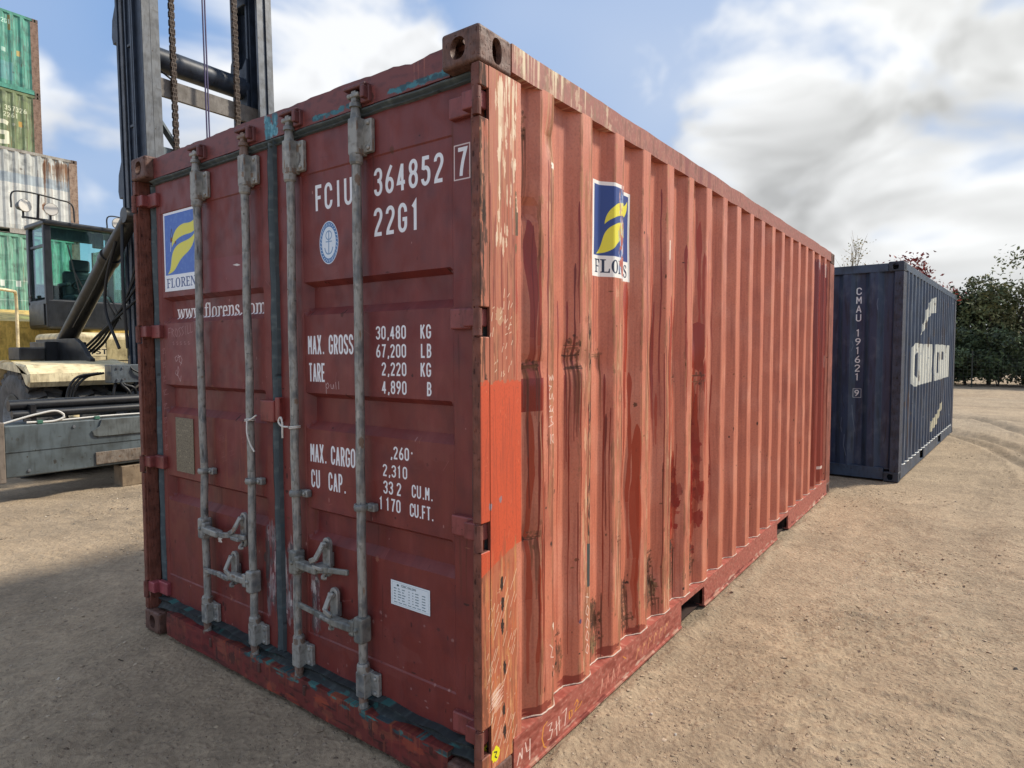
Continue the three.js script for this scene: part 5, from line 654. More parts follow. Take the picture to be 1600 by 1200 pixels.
{ // stacks on the far side of the yard; the long side turned to the yard is local x = 0
  const rustPost = rusty('#8a7060'), mk = (base, seed, o, deco) => { const { s, R } = wallSurf(base, seed, o); deco?.(s, R); return { side: s.mat(), rail: met(o.rail ?? base, 0.6), post: o.post ?? rustPost, cast: rusty('#6a5a50'), roof: met(base, 0.7) }; };
  const E = 5.0; // words sit near the far end, which is the end in view
  const A = [ // back row, bottom to top
    ['#56707a', 301, {}, null, 'teal grey container at the bottom of the tallest stack'], ['#7a4b3c', 302, {}, null, 'brown container, second from the ground in the tallest stack'], ['#6d7f86', 303, {}, null, 'grey container, middle one of the tallest stack'],
    ['#77865c', 304, { rust: 0.9 }, (s) => { s.text('3LU 357326', 4.62, 2.05, 0.16, 0.08, 0.105, '#cfd2b4', 0.15); s.text('2261', 4.98, 1.82, 0.15, 0.08, 0.11, '#cfd2b4', 0.15); s.serif('G', 4.55, 0.75, 0.8, 0.65, '#d9d6bc', 'bold', 'sans-serif'); s.rect(5.4, 1.42, 5.5, 1.6, '#c89a4a', 0.5, 0.9); }, 'olive green container with white letters, second from the top of the tallest stack'],
    ['#4f9c88', 305, { rust: 0.5 }, (s) => { s.rect(5.2, 1.95, 5.27, 2.45, '#8f7440', 0.7, 0.8); s.rect(5.42, 1.18, 5.52, 1.36, '#d2b26a', 0.5, 0.9); s.rect(5.0, 1.2, 5.12, 1.34, '#cfe0d4', 0.6, 0.7); s.text('CCLU 22G1', 4.5, 2.3, 0.15, 0.07, 0.09, '#bfe0d0', 0.14); s.rect(4.6, 0.3, 5.3, 0.9, '#7fa8c0', 0.6, 0.35); }, 'bright teal green container on top of the tallest stack'],
  ];
  A.forEach(([b, sd, o, deco, label], i) => makeContainer('shipping_container', label, [-25.15, i * CH, -0.8], 0, mk(b, sd, o, deco), 'stacked containers across the yard', { panels: [[0.23, 5.827]] }));
  const B = [
    ['#86b3b2', 311, {}, null, 'pale teal container at the bottom of the three high stack behind the cab'],
    ['#74ac92', 312, { streaks: 0.8 }, (s, R) => { for (let i = 0; i < 3; i++) s.rect(3.2, 1.15 - i * 0.6, 5.8, 1.18 - i * 0.6, '#d6e0d2', 0.6, 0.35); s.rect(3.9, 0.98, 4.02, 1.16, '#e3e6da', 0.6, 0.9); s.rect(4.3, 0.98, 4.42, 1.16, '#e3e6da', 0.6, 0.9); s.rect(5.52, 1.2, 5.64, 1.45, '#c8963a', 0.6, 0.9); }, 'light green container in the middle of the three high stack behind the cab'],
    ['#c2c5c0', 313, { streaks: 0.5, rust: 0.5, rail: '#a9a49a', post: rusty('#a08a78') }, (s, R) => { s.rect(0, 0.3, 5.8, 1.55, '#dfe2de', 0.6, 0.45); s.rect(0, 1.55, 5.8, 1.85, '#8fa3b4', 0.6, 0.5); for (let i = 0; i < 64; i++) s.drip(5.1 + R() * 0.85, 2.5 - R() * 0.2, 1.55 + R() * 0.7, 0.06, ['#7c5234', '#8f6546', '#5e4230'][(R() * 3) | 0], 0.9, R, 0.35); s.drip(5.15, 2.4, 0.7, 0.06, '#5e3a26', 0.9, R, 0.9); s.speck(5.12, 0.95, 0.05, 0.1, 24, 0.03, ['#6b4630'], 0.9, R); }, 'whitish grey container with rust patch, on top of the three high stack'],
  ];
  B.forEach(([b, sd, o, deco, label], i) => makeContainer('shipping_container', label, [-22.6, i * CH, -0.92], 0, mk(b, sd, o, deco), 'stacked containers across the yard', { panels: [[0.23, 5.827]] }));
  [['#8fa0a0', 'weathered grey container on the ground, farthest along the stacked row'], ['#d5d8d2', 'white container set on a grey one, farthest along the stacked row']].forEach(([b, label], i) => makeContainer('shipping_container', label, [-22.6, i * CH, -8.2], 0, mk(b, 321 + i, { streaks: 0.4 }), 'stacked containers across the yard', { panels: [[0.23, 5.827]] }));
}
// ---------------------------------------------------------------- container handler (big forklift with a spreader), facing +x
{
  const f = thing('container_handler', 'cream yellow container handler truck with black cab, tall dark mast and grey spreader beam', 'forklift', [-7.35, 0, -3.12]);
  const navy = met('#2f3a4a', 0.5), black = met('#24262a', 0.45), steel = met('#70757b', 0.45, { metalness: 0.2 }), worn = met('#6c7074', 0.5, { metalness: 0.15 }), cream = met('#eadab0', 0.5), yellow = met('#e0c068', 0.5), grey = met('#6f7b80', 0.6), rubber = met('#5c5b59', 0.95), dark = met('#1c1d20', 0.7), cable = plain('#17181a', 0.5), pale = plain('#cfcdc6', 0.5);
  // mast, leaning back a little about its foot
  const tilt = new THREE.Matrix4().makeRotationZ(0.022), T = (l) => [].concat(l).map((g) => g.applyMatrix4(tilt));
  const mast = new THREE.Group(); mast.name = 'mast'; f.add(mast); mast.position.z = -0.155; mast.userData.label = 'dark lifting mast with chains';
  const top = 8.6;
  for (const s of [1, -1]) {
    const z = (a) => s * a;
    add('outer_rail', T([bb(-0.74, -0.69, 0.35, top, z(0.72), z(0.94)), bb(-0.34, -0.30, 0.35, top, z(0.72), z(0.94)), bb(-0.69, -0.34, 0.35, top, z(0.86), z(0.90)), bb(-0.52, -0.49, 0.35, top, z(0.90), z(0.925))]), navy, mast);
    add('inner_rail', T([bb(-0.03, 0.0, 0.3, top - 0.2, z(0.835), z(0.94)), bb(-0.285, -0.255, 0.3, top - 0.2, z(0.74), z(0.94)), bb(-0.255, -0.03, 0.3, top - 0.2, z(0.86), z(0.90))]), navy, mast);
    add('wear_strip', T([bb(0.001, 0.012, 0.3, top - 0.2, z(0.842), z(0.938)), bb(-0.06, -0.012, 0.3, top - 0.2, z(0.715), z(0.826))]), s > 0 ? worn : steel, mast);
    for (const y of [6.0, 3.9]) add('stop_plate', T(prism([[-0.99, y - 0.1], [-0.96, y - 0.2], [-0.74, y - 0.2], [-0.74, y + 0.42], [-0.8, y + 0.4], [-0.96, y + 0.12]], 0.05, 0.006).translate(0, 0, s * 0.86 - 0.025)), navy, mast);
    for (const y of [5.6, 4.55, 3.6]) add('pipe_clip', T(bb(-0.46, -0.36, y, y + 0.03, z(0.9), z(0.925))), black, mast);
    add('hydraulic_pipe', T([cyl(V(-0.60, 0.6, z(0.925)), V(-0.60, top, z(0.925)), 0.016, 0.016, 8), cyl(V(-0.645, 0.6, z(0.922)), V(-0.645, top, z(0.922)), 0.012, 0.012, 8)]), steel, mast);
    // leaf chain: rows of link plates on pins
    const ch = [], cz = s > 0 ? 0.475 : -0.44; for (let k = 0; k < 130; k++) { const y = 0.9 + k * 0.056; for (const q of k % 2 ? [-0.030, -0.010, 0.010, 0.030] : [-0.020, 0, 0.020]) ch.push(bx(0.052, 0.07, 0.008, -0.16, y, cz + q)); ch.push(bx(0.018, 0.018, 0.078, -0.16, y + 0.028, cz)); }
    add('lift_chain', T(ch), rusty('#5e5046'), mast);
    add('lift_cylinder', T([cyl(V(-0.45, 0.4, s * 0.56), V(-0.45, 4.2, s * 0.56), 0.085, 0.085, 18)]), black, mast);
  }
  for (const [y, r] of [[5.58, 0.16], [7.1, 0.16], [1.2, 0.16]]) add('cross_tube', T([cyl(V(-0.45, y, 0.86), V(-0.45, y, -0.86), r, r, 20), prism([[-0.6, y - 0.3], [-0.3, y - 0.3], [-0.3, y + 0.42], [-0.42, y + 0.3], [-0.6, y + 0.3]], 0.16, 0.01).translate(0, 0, -0.86), prism([[-0.55, y - 0.24], [-0.35, y - 0.24], [-0.35, y + 0.24], [-0.55, y + 0.24]], 0.06, 0.01).translate(0, 0, 0.8)]), navy, mast);
  add('cross_bar', T([bb(-0.25, -0.2, 5.0, 5.24, -0.83, 0.83)]), met('#77716a', 0.7), mast); add('cross_bar', T([bb(-0.25, -0.2, 4.02, 4.32, -0.83, 0.83)]), grey, mast); add('cross_bar', T([bb(-0.25, -0.2, 2.0, 2.3, -0.83, 0.83)]), grey, mast);
  add('gusset', T([bar(V(-0.22, 4.85, 0.80), V(-0.22, 4.15, 0.30), 0.12, 0.03), bar(V(-0.22, 4.85, -0.80), V(-0.22, 4.2, -0.42), 0.16, 0.03)]), grey, mast);
  for (const z of [0.07, 0.035]) add('hydraulic_hose', T([cyl(V(-0.1, 0.9, z), V(-0.1, top - 0.3, z), 0.011, 0.011, 8)]), plain('#4d4468', 0.5), mast);
  add('cable', T([tube([V(-0.25, 5.42, 0.78), V(-0.25, 5.3, 0.5), V(-0.25, 5.14, 0.2), V(-0.25, 5.12, -0.1), V(-0.25, 5.22, -0.4)], 0.013, 20, 6)]), cable, mast);
  for (const s of [1, -1]) { const a = V(-0.30, 3.32, s * 0.9), b = V(-2.35, 1.72, s * 1.0), m = a.clone().lerp(b, 0.30); add('tilt_cylinder', [cyl(b, m, 0.12, 0.12, 20), cyl(m, a, 0.112, 0.1, 20), cyl(a.clone().lerp(b, 0.29), a.clone().lerp(b, 0.33), 0.135, 0.135, 20), cyl(V(-0.30, 3.32, s * 0.8), V(-0.30, 3.32, s * 1.0), 0.1, 0.1, 16), tube([a.clone().lerp(b, 0.2).add(V(0.12, -0.1, 0.1)), a.clone().lerp(b, 0.45).add(V(0.15, -0.13, 0.1)), a.clone().lerp(b, 0.8).add(V(0.13, -0.13, 0.1))], 0.018, 16, 6)], met('#34322e', 0.4), f); }
  add('hydraulic_hose', tube([V(-0.5, 3.0, 1.02), V(-0.75, 2.5, 1.05), V(-0.8, 2.1, 1.05), V(-0.55, 1.6, 1.0)], 0.02, 20, 7), cable, f); add('hydraulic_hose', tube([V(-0.35, 3.2, 1.0), V(-0.28, 2.4, 1.04), V(-0.3, 1.6, 1.0)], 0.02, 20, 7), cable, f);
  // spreader beam on its carriage
  const sp = new THREE.Group(); sp.name = 'spreader'; f.add(sp); sp.userData.label = 'long grey spreader beam held low in front of the wheels';
  const z0 = 2.6, z1 = -3.46, X = 0.68; // local z of the beam ends
  add('beam', [bb(X - 0.40, X, 0.262, 0.80, z1, z0, 0.015), bb(X + 0.001, X + 0.008, 0.525, 0.537, z1, z0)], met('#5b666b', 0.5), sp, 1.7);
  add('beam_end', bb(X - 0.44, X + 0.03, 0.22, 0.84, z0 + 0.001, z0 + 0.06, 0.01), met('#7c7268', 0.7), sp);
  const lug = (zc, y, w, h) => { const p = prism([[-w * 0.34, h * 0.5], [w * 0.34, h * 0.5], [w * 0.38, h * 0.1], [w * 0.5, -h * 0.15], [w * 0.47, -h * 0.42], [w * 0.4, -h * 0.5], [-w * 0.4, -h * 0.5], [-w * 0.47, -h * 0.42], [-w * 0.5, -h * 0.15], [-w * 0.38, h * 0.1]], 0.014, 0.004); p.rotateY(Math.PI / 2); p.translate(X + 0.003, y, zc); return p; };
  add('lug_plate', lug(1.50, 0.70, 0.62, 0.19), met('#646b6c', 0.5), sp); add('lug_plate', bb(X + 0.002, X + 0.016, 0.29, 0.43, 1.22, 1.78, 0.006), rusty('#7b7268'), sp);
  add('lug_plate', lug(-1.6, 0.70, 0.62, 0.19), met('#646b6c', 0.5), sp);
  add('pressure_pipe', [cyl(V(X - 0.2, 0.99, z0 - 0.1), V(X - 0.2, 0.99, z1), 0.06, 0.06, 14), cyl(V(X - 0.1, 0.90, z0 - 0.1), V(X - 0.1, 0.90, z1), 0.045, 0.045, 14), ...[2.3, 0.9, -0.6, -2.2].map((z) => bb(X - 0.27, X - 0.05, 0.79, 1.0, z, z + 0.05))], black, sp);
  add('cable', [tube([V(X - 0.05, 0.82, z0), V(X - 0.03, 0.90, 2.3), V(X - 0.02, 0.92, 2.12), V(X - 0.01, 0.86, 2.06), V(X - 0.01, 0.82, 2.14), V(X - 0.02, 0.82, 2.4)], 0.012, 30, 6), tube([V(X - 0.03, 0.815, 2.2), V(X - 0.03, 0.83, 1.6), V(X - 0.03, 0.82, 0.8), V(X - 0.05, 0.83, -0.5)], 0.010, 30, 6)], pale, sp);
  for (const z of [2.26, 1.72]) add('cable_clip', bb(X - 0.06, X + 0.005, 0.8, 0.835, z, z + 0.05, 0.004), plain('#3f6d5c', 0.6), sp);
  add('carriage', [bb(0.02, 0.28, 0.3, 1.25, -0.9, 0.9, 0.02), bb(0.05, 0.27, 1.25, 1.5, -0.7, 0.7, 0.02)], navy, f);
  add('carriage_box', [bb(0.06, 0.26, 1.18, 1.40, 0.35, 1.42, 0.008)], met('#5d666c', 0.5), f);
  for (const z of [1.36, 1.3]) for (const y of [1.22, 1.36]) add('bolt', cyl(V(0.26, y, z), V(0.275, y, z), 0.014, 0.012, 8), steel, f);
  add('hydraulic_hose', [0, 1, 2].map((k) => tube([V(0.1, 1.3, 1.44 + k * 0.03), V(0.05, 1.25, 1.62 + k * 0.05), V(0.02, 1.05, 1.75 + k * 0.03), V(0.05, 0.8, 1.72 + k * 0.03)], 0.014, 20, 6)), cable, f);
  add('hose_sleeve', [cyl(V(0.06, 0.92, 1.76), V(0.06, 0.62, 1.76), 0.05, 0.05, 12), ...[0, 1, 2, 3].map((k) => cyl(V(0.06, 0.88 - k * 0.07, 1.76), V(0.06, 0.86 - k * 0.07, 1.76), 0.055, 0.055, 12))], plain('#d9c9a4', 0.7), f);
  add('hydraulic_hose', [tube([V(0.2, 1.2, 1.35), V(0.22, 1.0, 1.38), V(0.22, 0.92, 1.2), V(0.22, 0.95, 1.0), V(0.2, 1.15, 0.9)], 0.018, 22, 7)], cable, f);
  { const hr = rng(55); for (let k = 0; k < 9; k++) { const za = 0.3 + hr() * 1.0, zb = 0.4 + hr() * 1.1, ya = 1.25 + hr() * 0.3, yb = 0.7 + hr() * 0.3; add('hydraulic_hose', tube([V(0.1, ya, za), V(0.2 + hr() * 0.1, ya - 0.15, za + 0.05), V(0.25 + hr() * 0.1, lerp(ya, yb, 0.5), (za + zb) / 2), V(0.2, yb, zb)], 0.011 + hr() * 0.008, 18, 6), k % 4 ? cable : plain('#5a5348', 0.6), f); } for (let k = 0; k < 14; k++) add('bolt', cyl(V(0.68, 0.32 + (k % 2) * 0.42, 2.4 - k * 0.42), V(0.692, 0.32 + (k % 2) * 0.42, 2.4 - k * 0.42), 0.018, 0.016, 6), steel, f); for (let k = 0; k < 4; k++) add('hydraulic_hose', tube([V(-0.4, 2.9 - k * 0.2, 0.78), V(-0.7, 2.3 - k * 0.1, 0.82 + k * 0.05), V(-1.3, 1.75, 0.85 + k * 0.05), V(-1.9, 1.55, 0.8 + k * 0.06)], 0.018, 22, 6), cable, f); }
  // chassis
  add('chassis', [bb(-6.2, -0.85, 0.55, 1.25, -0.8, 0.8, 0.03), bb(-1.6, -0.5, 0.5, 1.0, -1.9, 1.9, 0.03)], dark, f);
  // fender: side outline with a wheel arch pushed across the wheels
  for (const s of [1, -1]) { const out = [[-2.2, 0.75], [-2.25, 1.25], [-2.1, 1.42], [-0.95, 1.44], [-0.42, 1.40], [-0.30, 1.30], [-0.29, 1.20], [-0.33, 1.14]]; const arc = []; for (let k = 0; k <= 12; k++) { const a = 0.68 + (k / 12) * 2.2; arc.push([-1.0 + Math.cos(a) * 0.78, 0.66 + Math.sin(a) * 0.78]); } const g = prism(out.concat(arc), 1.14, 0.02); g.translate(0, 0, s > 0 ? 0.93 : -2.07); add('fender', g, cream, f); }
  add('front_cowl', [bb(-4.2, -2.45, 1.3, 1.86, -0.85, 0.85, 0.09)], cream, f); add('cowl_vent', [bb(-2.455, -2.438, 1.42, 1.76, -0.2, 0.42, 0.03)], met('#c9b98a', 0.6), f);
  { const s = new Surf(512, 128, 0, 1, 0, 0.25, '#eadab0', 0.5); s.serif('HYSTER', 0.05, 0.05, 0.16, 0.9, '#2a2b2c', 'bold', 'sans-serif'); const g = flat(new THREE.BoxGeometry(0.62, 0.13, 0.004)); g.rotateY(Math.PI / 2); g.translate(-2.446, 1.56, 0.20 + 0.3); add('name_panel', g, s.mat(), f, 0); }
  for (let k = 0; k < 6; k++) add('vent_slat', bb(-2.438, -2.43, 1.46, 1.66, -0.16 + k * 0.05, -0.14 + k * 0.05), dark, f);
  add('side_deck', [bb(-5.6, -2.26, 1.36, 1.42, 0.86, 2.05), bb(-5.6, -2.4, 0.75, 1.36, 1.0, 1.9, 0.03)], yellow, f); add('side_deck', [bb(-5.6, -2.26, 1.36, 1.42, -2.05, -0.86), bb(-5.6, -2.4, 0.75, 1.36, -1.9, -1.0, 0.03)], yellow, f);
  add('bracket', [prism([[-2.8, 1.62], [-2.75, 1.74], [-1.3, 1.74], [-1.1, 1.66], [-0.9, 1.5], [-0.8, 1.47], [-0.8, 1.42], [-2.8, 1.42]], 0.05, 0.005).translate(0, 0, 1.2), prism([[-2.5, 1.42], [-2.5, 1.7], [-1.9, 1.7], [-1.9, 1.42]], 0.5, 0.01).translate(0, 0, 0.9)], black, f); add('battery_box', bb(-2.2, -1.75, 1.44, 1.62, 1.45, 1.75, 0.02), black, f);
  add('counterweight', [prism([[-7.6, 0.6], [-7.75, 1.5], [-7.3, 2.3], [-6.0, 2.35], [-5.0, 2.1], [-5.0, 0.6]], 2.6, 0.06).translate(0, 0, -1.3)], yellow, f);
  // wheels
  const wheel = (x, z, w, R, s) => {
    const g = new THREE.Group(); g.name = 'wheel'; g.position.set(x, R, z); f.add(g);
    const prof = [[R * 0.56, -w / 2 + 0.02], [R * 0.80, -w / 2], [R * 0.93, -w / 2 + 0.02], [R * 0.965, -w / 2 + 0.07], [R * 0.965, w / 2 - 0.07], [R * 0.93, w / 2 - 0.02], [R * 0.80, w / 2], [R * 0.56, w / 2 - 0.02]].map((p) => new THREE.Vector2(...p));
    const t = flat(new THREE.LatheGeometry(prof, 40)); t.rotateX(Math.PI / 2); const lugs = [];
    for (let k = 0; k < 30; k++) { const a = (k / 30) * 6.2832; for (const q of [1, -1]) { const l = bx(0.055, 0.07, w * 0.46, 0, R * 0.972, q * w * 0.23); l.rotateY(q * 0.35); l.rotateZ(a + (q > 0 ? 0.1 : 0)); lugs.push(l); } }
    add('tyre', [t, ...lugs], rubber, g); const rim = flat(new THREE.LatheGeometry([[0.02, 0.06], [R * 0.2, 0.08], [R * 0.24, -0.02], [R * 0.46, -0.05], [R * 0.52, 0.07], [R * 0.57, 0.09]].map((p) => new THREE.Vector2(p[0], p[1] + w / 2 - 0.1)), 32)); rim.rotateX(Math.PI / 2); if (s < 0) rim.rotateY(Math.PI); add('rim', rim, met('#8d949a', 0.5), g);
    const nuts = []; for (let k = 0; k < 10; k++) { const a = (k / 10) * 6.2832; nuts.push(cyl(V(Math.cos(a) * R * 0.34, Math.sin(a) * R * 0.34, s * (w / 2 - 0.15)), V(Math.cos(a) * R * 0.34, Math.sin(a) * R * 0.34, s * (w / 2 - 0.1)), 0.018, 0.018, 6)); } add('wheel_nuts', nuts, steel, g);
  };
  for (const s of [1, -1]) { wheel(-1.0, s * 1.87, 0.40, 0.66, s); wheel(-1.0, s * 1.36, 0.40, 0.66, s); wheel(-5.9, s * 1.2, 0.42, 0.62, s); }
  // cab
  const cab = new THREE.Group(); cab.name = 'cab'; f.add(cab); cab.userData.label = 'black operator cab with tinted glass';
  const cx0 = -4.8, cx1 = -3.95, cz0 = -0.62, cz1 = 0.72, cy0 = 1.95, cy1 = 3.74, G = new THREE.MeshPhysicalMaterial({ color: new THREE.Color(0.8, 0.95, 0.93), transmission: 1, roughness: 0.03, thickness: 0, ior: 1.45, side: THREE.DoubleSide });
  add('cab_frame', [
    bb(cx0, cx1 + 0.02, cy0, cy0 + 0.5, cz0, cz1, 0.04), bb(cx0 - 0.03, cx1 + 0.06, cy1 - 0.07, cy1 + 0.02, cz0 - 0.02, cz1 + 0.02, 0.035),
    bar(V(cx1 - 0.03, cy0 + 0.4, cz1 - 0.05), V(cx1 - 0.05, cy1 - 0.03, cz1 - 0.05), 0.09, 0.11, 0.02), bar(V(cx1 - 0.03, cy0 + 0.4, cz0 + 0.05), V(cx1 - 0.05, cy1 - 0.03, cz0 + 0.05), 0.09, 0.11, 0.02), bar(V(cx0 + 0.05, cy0 + 0.3, cz1 - 0.05), V(cx0 + 0.05, cy1 - 0.03, cz1 - 0.05), 0.12, 0.1, 0.02), bar(V(cx0 + 0.05, cy0 + 0.3, cz0 + 0.05), V(cx0 + 0.05, cy1 - 0.03, cz0 + 0.05), 0.12, 0.1, 0.02),
    bb(cx0 + 0.05, cx1 - 0.05, 2.98 + 0.35, 3.37, cz1 - 0.07, cz1 - 0.02), bb(cx0, cx0 + 0.04, cy0 + 0.4, 2.75, cz0, cz1)], met('#26292e', 0.35), cab);
  const pane = (name, pts) => { const s = new THREE.Shape(pts.map((p) => new THREE.Vector2(...p))); return s; };
  { const g = flat(new THREE.BoxGeometry(0.006, cy1 - cy0 - 0.57, cz1 - cz0 - 0.2)); g.translate(cx1 - 0.03, (cy0 + cy1) / 2 + 0.215, (cz0 + cz1) / 2); add('windscreen', g, G, cab, 0); }
  { const g = flat(new THREE.BoxGeometry(cx1 - cx0 - 0.16, 0.83, 0.006)); g.translate((cx0 + cx1) / 2, 2.9, cz1 - 0.04); add('door_window', g, G, cab, 0); const h = flat(new THREE.BoxGeometry(cx1 - cx0 - 0.16, 0.28, 0.006)); h.translate((cx0 + cx1) / 2, 3.52, cz1 - 0.04); add('door_window', h, G, cab, 0); const k = flat(new THREE.BoxGeometry(cx1 - cx0 - 0.16, 1.2, 0.006)); k.translate((cx0 + cx1) / 2, 3.05, cz0 + 0.04); add('side_window', k, G, cab, 0); const r = flat(new THREE.BoxGeometry(0.006, 0.9, cz1 - cz0 - 0.2)); r.translate(cx0 + 0.03, 3.22, (cz0 + cz1) / 2); add('rear_window', r, G, cab, 0); }
  add('door_panel', [bb(cx0 + 0.08, cx1 - 0.08, cy0 + 0.06, cy0 + 0.42, cz1 + 0.002, cz1 + 0.02, 0.006)], met('#3b4045', 0.4), cab); add('door_handle', bb(cx0 + 0.14, cx0 + 0.26, 2.5, 2.54, cz1 + 0.002, cz1 + 0.04, 0.008), black, cab);
  add('sun_visor', [bb(cx1 - 0.14, cx1 - 0.08, 3.46, 3.66, cz1 - 0.75, cz1 - 0.12, 0.01), bb(cx1 - 0.2, cx1 - 0.1, 3.4, 3.66, -0.22, -0.06, 0.02)], met('#343c40', 0.6), cab);
  add('seat', [bb(cx0 + 0.25, cx0 + 0.75, 2.4, 2.56, -0.3, 0.3, 0.05), bb(cx0 + 0.2, cx0 + 0.34, 2.5, 3.0, -0.28, 0.28, 0.06), bb(cx0 + 0.2, cx0 + 0.3, 3.0, 3.22, -0.16, 0.16, 0.045), bb(cx0 + 0.3, cx0 + 0.7, 2.7, 2.76, 0.3, 0.38, 0.02)], met('#30363b', 0.8), cab);
  add('steering_wheel', [flat(new THREE.TorusGeometry(0.17, 0.015, 8, 24)).rotateX(1.1).rotateY(Math.PI / 2).translate(cx1 - 0.3, 2.75, 0.05), cyl(V(cx1 - 0.2, 2.3, 0.05), V(cx1 - 0.3, 2.75, 0.05), 0.03, 0.03, 8)], black, cab);
  add('wiper', [bar(V(cx1 - 0.02, 2.45, 0.2), V(cx1 - 0.01, 3.38, 0.38), 0.02, 0.015), bar(V(cx1 - 0.02, 2.42, 0.05), V(cx1 - 0.01, 2.95, 0.30), 0.018, 0.015)], black, cab); add('wiper', [bar(V(cx1 + 0.03, 2.15, -0.42), V(cx1, 2.55, -0.25), 0.025, 0.02), bar(V(cx1 + 0.04, 2.12, -0.38), V(cx1 + 0.01, 2.5, -0.19), 0.018, 0.02)], black, cab);
  const lampGlass = plain('#e6e2da', 0.2), lamp = (x, y, z, yaw) => { const g = new THREE.Group(); g.name = 'work_light'; g.position.set(x, y, z); g.rotation.y = yaw; f.add(g); add('lamp_housing', [cyl(V(-0.1, 0, 0), V(0.05, 0, 0), 0.06, 0.105, 16), cyl(V(0, -0.2, 0), V(0, -0.06, 0), 0.018, 0.018, 6)], black, g); add('lamp_glass', [cyl(V(0.05, 0, 0), V(0.062, 0, 0), 0.1, 0.095, 16)], lampGlass, g); };
  lamp(cx1 - 0.05, cy1 + 0.2, cz1 + 0.26, 0.25); lamp(cx1 - 0.05, cy1 + 0.2, cz1 - 0.12, -0.1); lamp(cx1 - 0.02, cy1 + 0.12, cz0 + 0.2, -0.1);
  add('light_guard', [tube([V(cx1 + 0.1, cy1 + 0.12, cz1 + 0.46), V(cx1 + 0.1, cy1 + 0.36, cz1 + 0.44), V(cx1 + 0.1, cy1 + 0.40, cz1 + 0.3), V(cx1 + 0.1, cy1 + 0.36, cz1 - 0.2), V(cx1 + 0.1, cy1 + 0.32, cz1 - 0.38), V(cx1 + 0.1, cy1 + 0.02, cz1 - 0.42)], 0.013, 40, 6), bar(V(cx1, cy1, cz1 + 0.08), V(cx1 + 0.08, cy1 + 0.4, cz1 + 0.08), 0.03, 0.03), tube([V(cx1 + 0.1, cy1, cz0 + 0.42), V(cx1 + 0.1, cy1 + 0.2, cz0 + 0.4), V(cx1 + 0.1, cy1 + 0.22, cz0 + 0.1)], 0.012, 16, 6), bar(V(cx1 - 0.05, cy1 + 0.02, cz1 + 0.28), V(cx1 - 0.05, cy1 + 0.02, cz1 - 0.2), 0.03, 0.03)], black, f);
  // handrails and ladder by the cab door
  add('handrail', [tube([V(-3.9, 1.42, 1.15), V(-3.9, 2.4, 1.15), V(-3.85, 2.5, 1.17), V(-3.75, 2.52, 1.22), V(-3.6, 2.52, 1.75), V(-3.55, 2.42, 1.85), V(-3.55, 1.42, 1.85)], 0.024, 40, 8)], cream, f);
  add('ladder', [bar(V(-3.2, 2.5, 1.95), V(-2.7, 0.75, 2.02), 0.06, 0.05), bar(V(-3.75, 2.5, 1.95), V(-3.25, 0.75, 2.02), 0.06, 0.05), ...[0, 1, 2, 3].map((k) => bar(V(-2.78 - k * 0.12, 1.02 + k * 0.42, 2.01 - k * 0.016), V(-3.33 - k * 0.12, 1.02 + k * 0.42, 2.01 - k * 0.016), 0.05, 0.12)), bar(V(-3.2, 2.48, 1.95), V(-3.2, 1.4, 1.98), 0.045, 0.045)], cream, f);
  add('motor', [cyl(V(-0.1, 0.95, 0.6), V(-0.1, 0.95, 1.05), 0.1, 0.1, 16), cyl(V(0.1, 0.95, 0.95), V(0.16, 0.95, 0.95), 0.07, 0.06, 16), bb(-0.2, 0.02, 0.75, 0.86, 0.5, 1.2)], steel, f);
}
{ // timber under the spreader
  const wm = met('#8d7c66', 0.9), wl = met('#b39f80', 0.9);
  tag(add('timber_block', [bx(0.22, 0.235, 0.24, -6.76, 0.1145, -1.72, 0.008)], wm), 'short squared grey timber block standing under the spreader beam', 'timber');
  tag(add('timber_block', [bx(0.30, 0.19, 0.5, -6.80, 0.092, -2.12, 0.008), bx(0.29, 0.008, 0.49, -6.80, 0.191, -2.12)], wl), 'pale sawn timber baulk lying behind the squared grey block', 'timber');
}
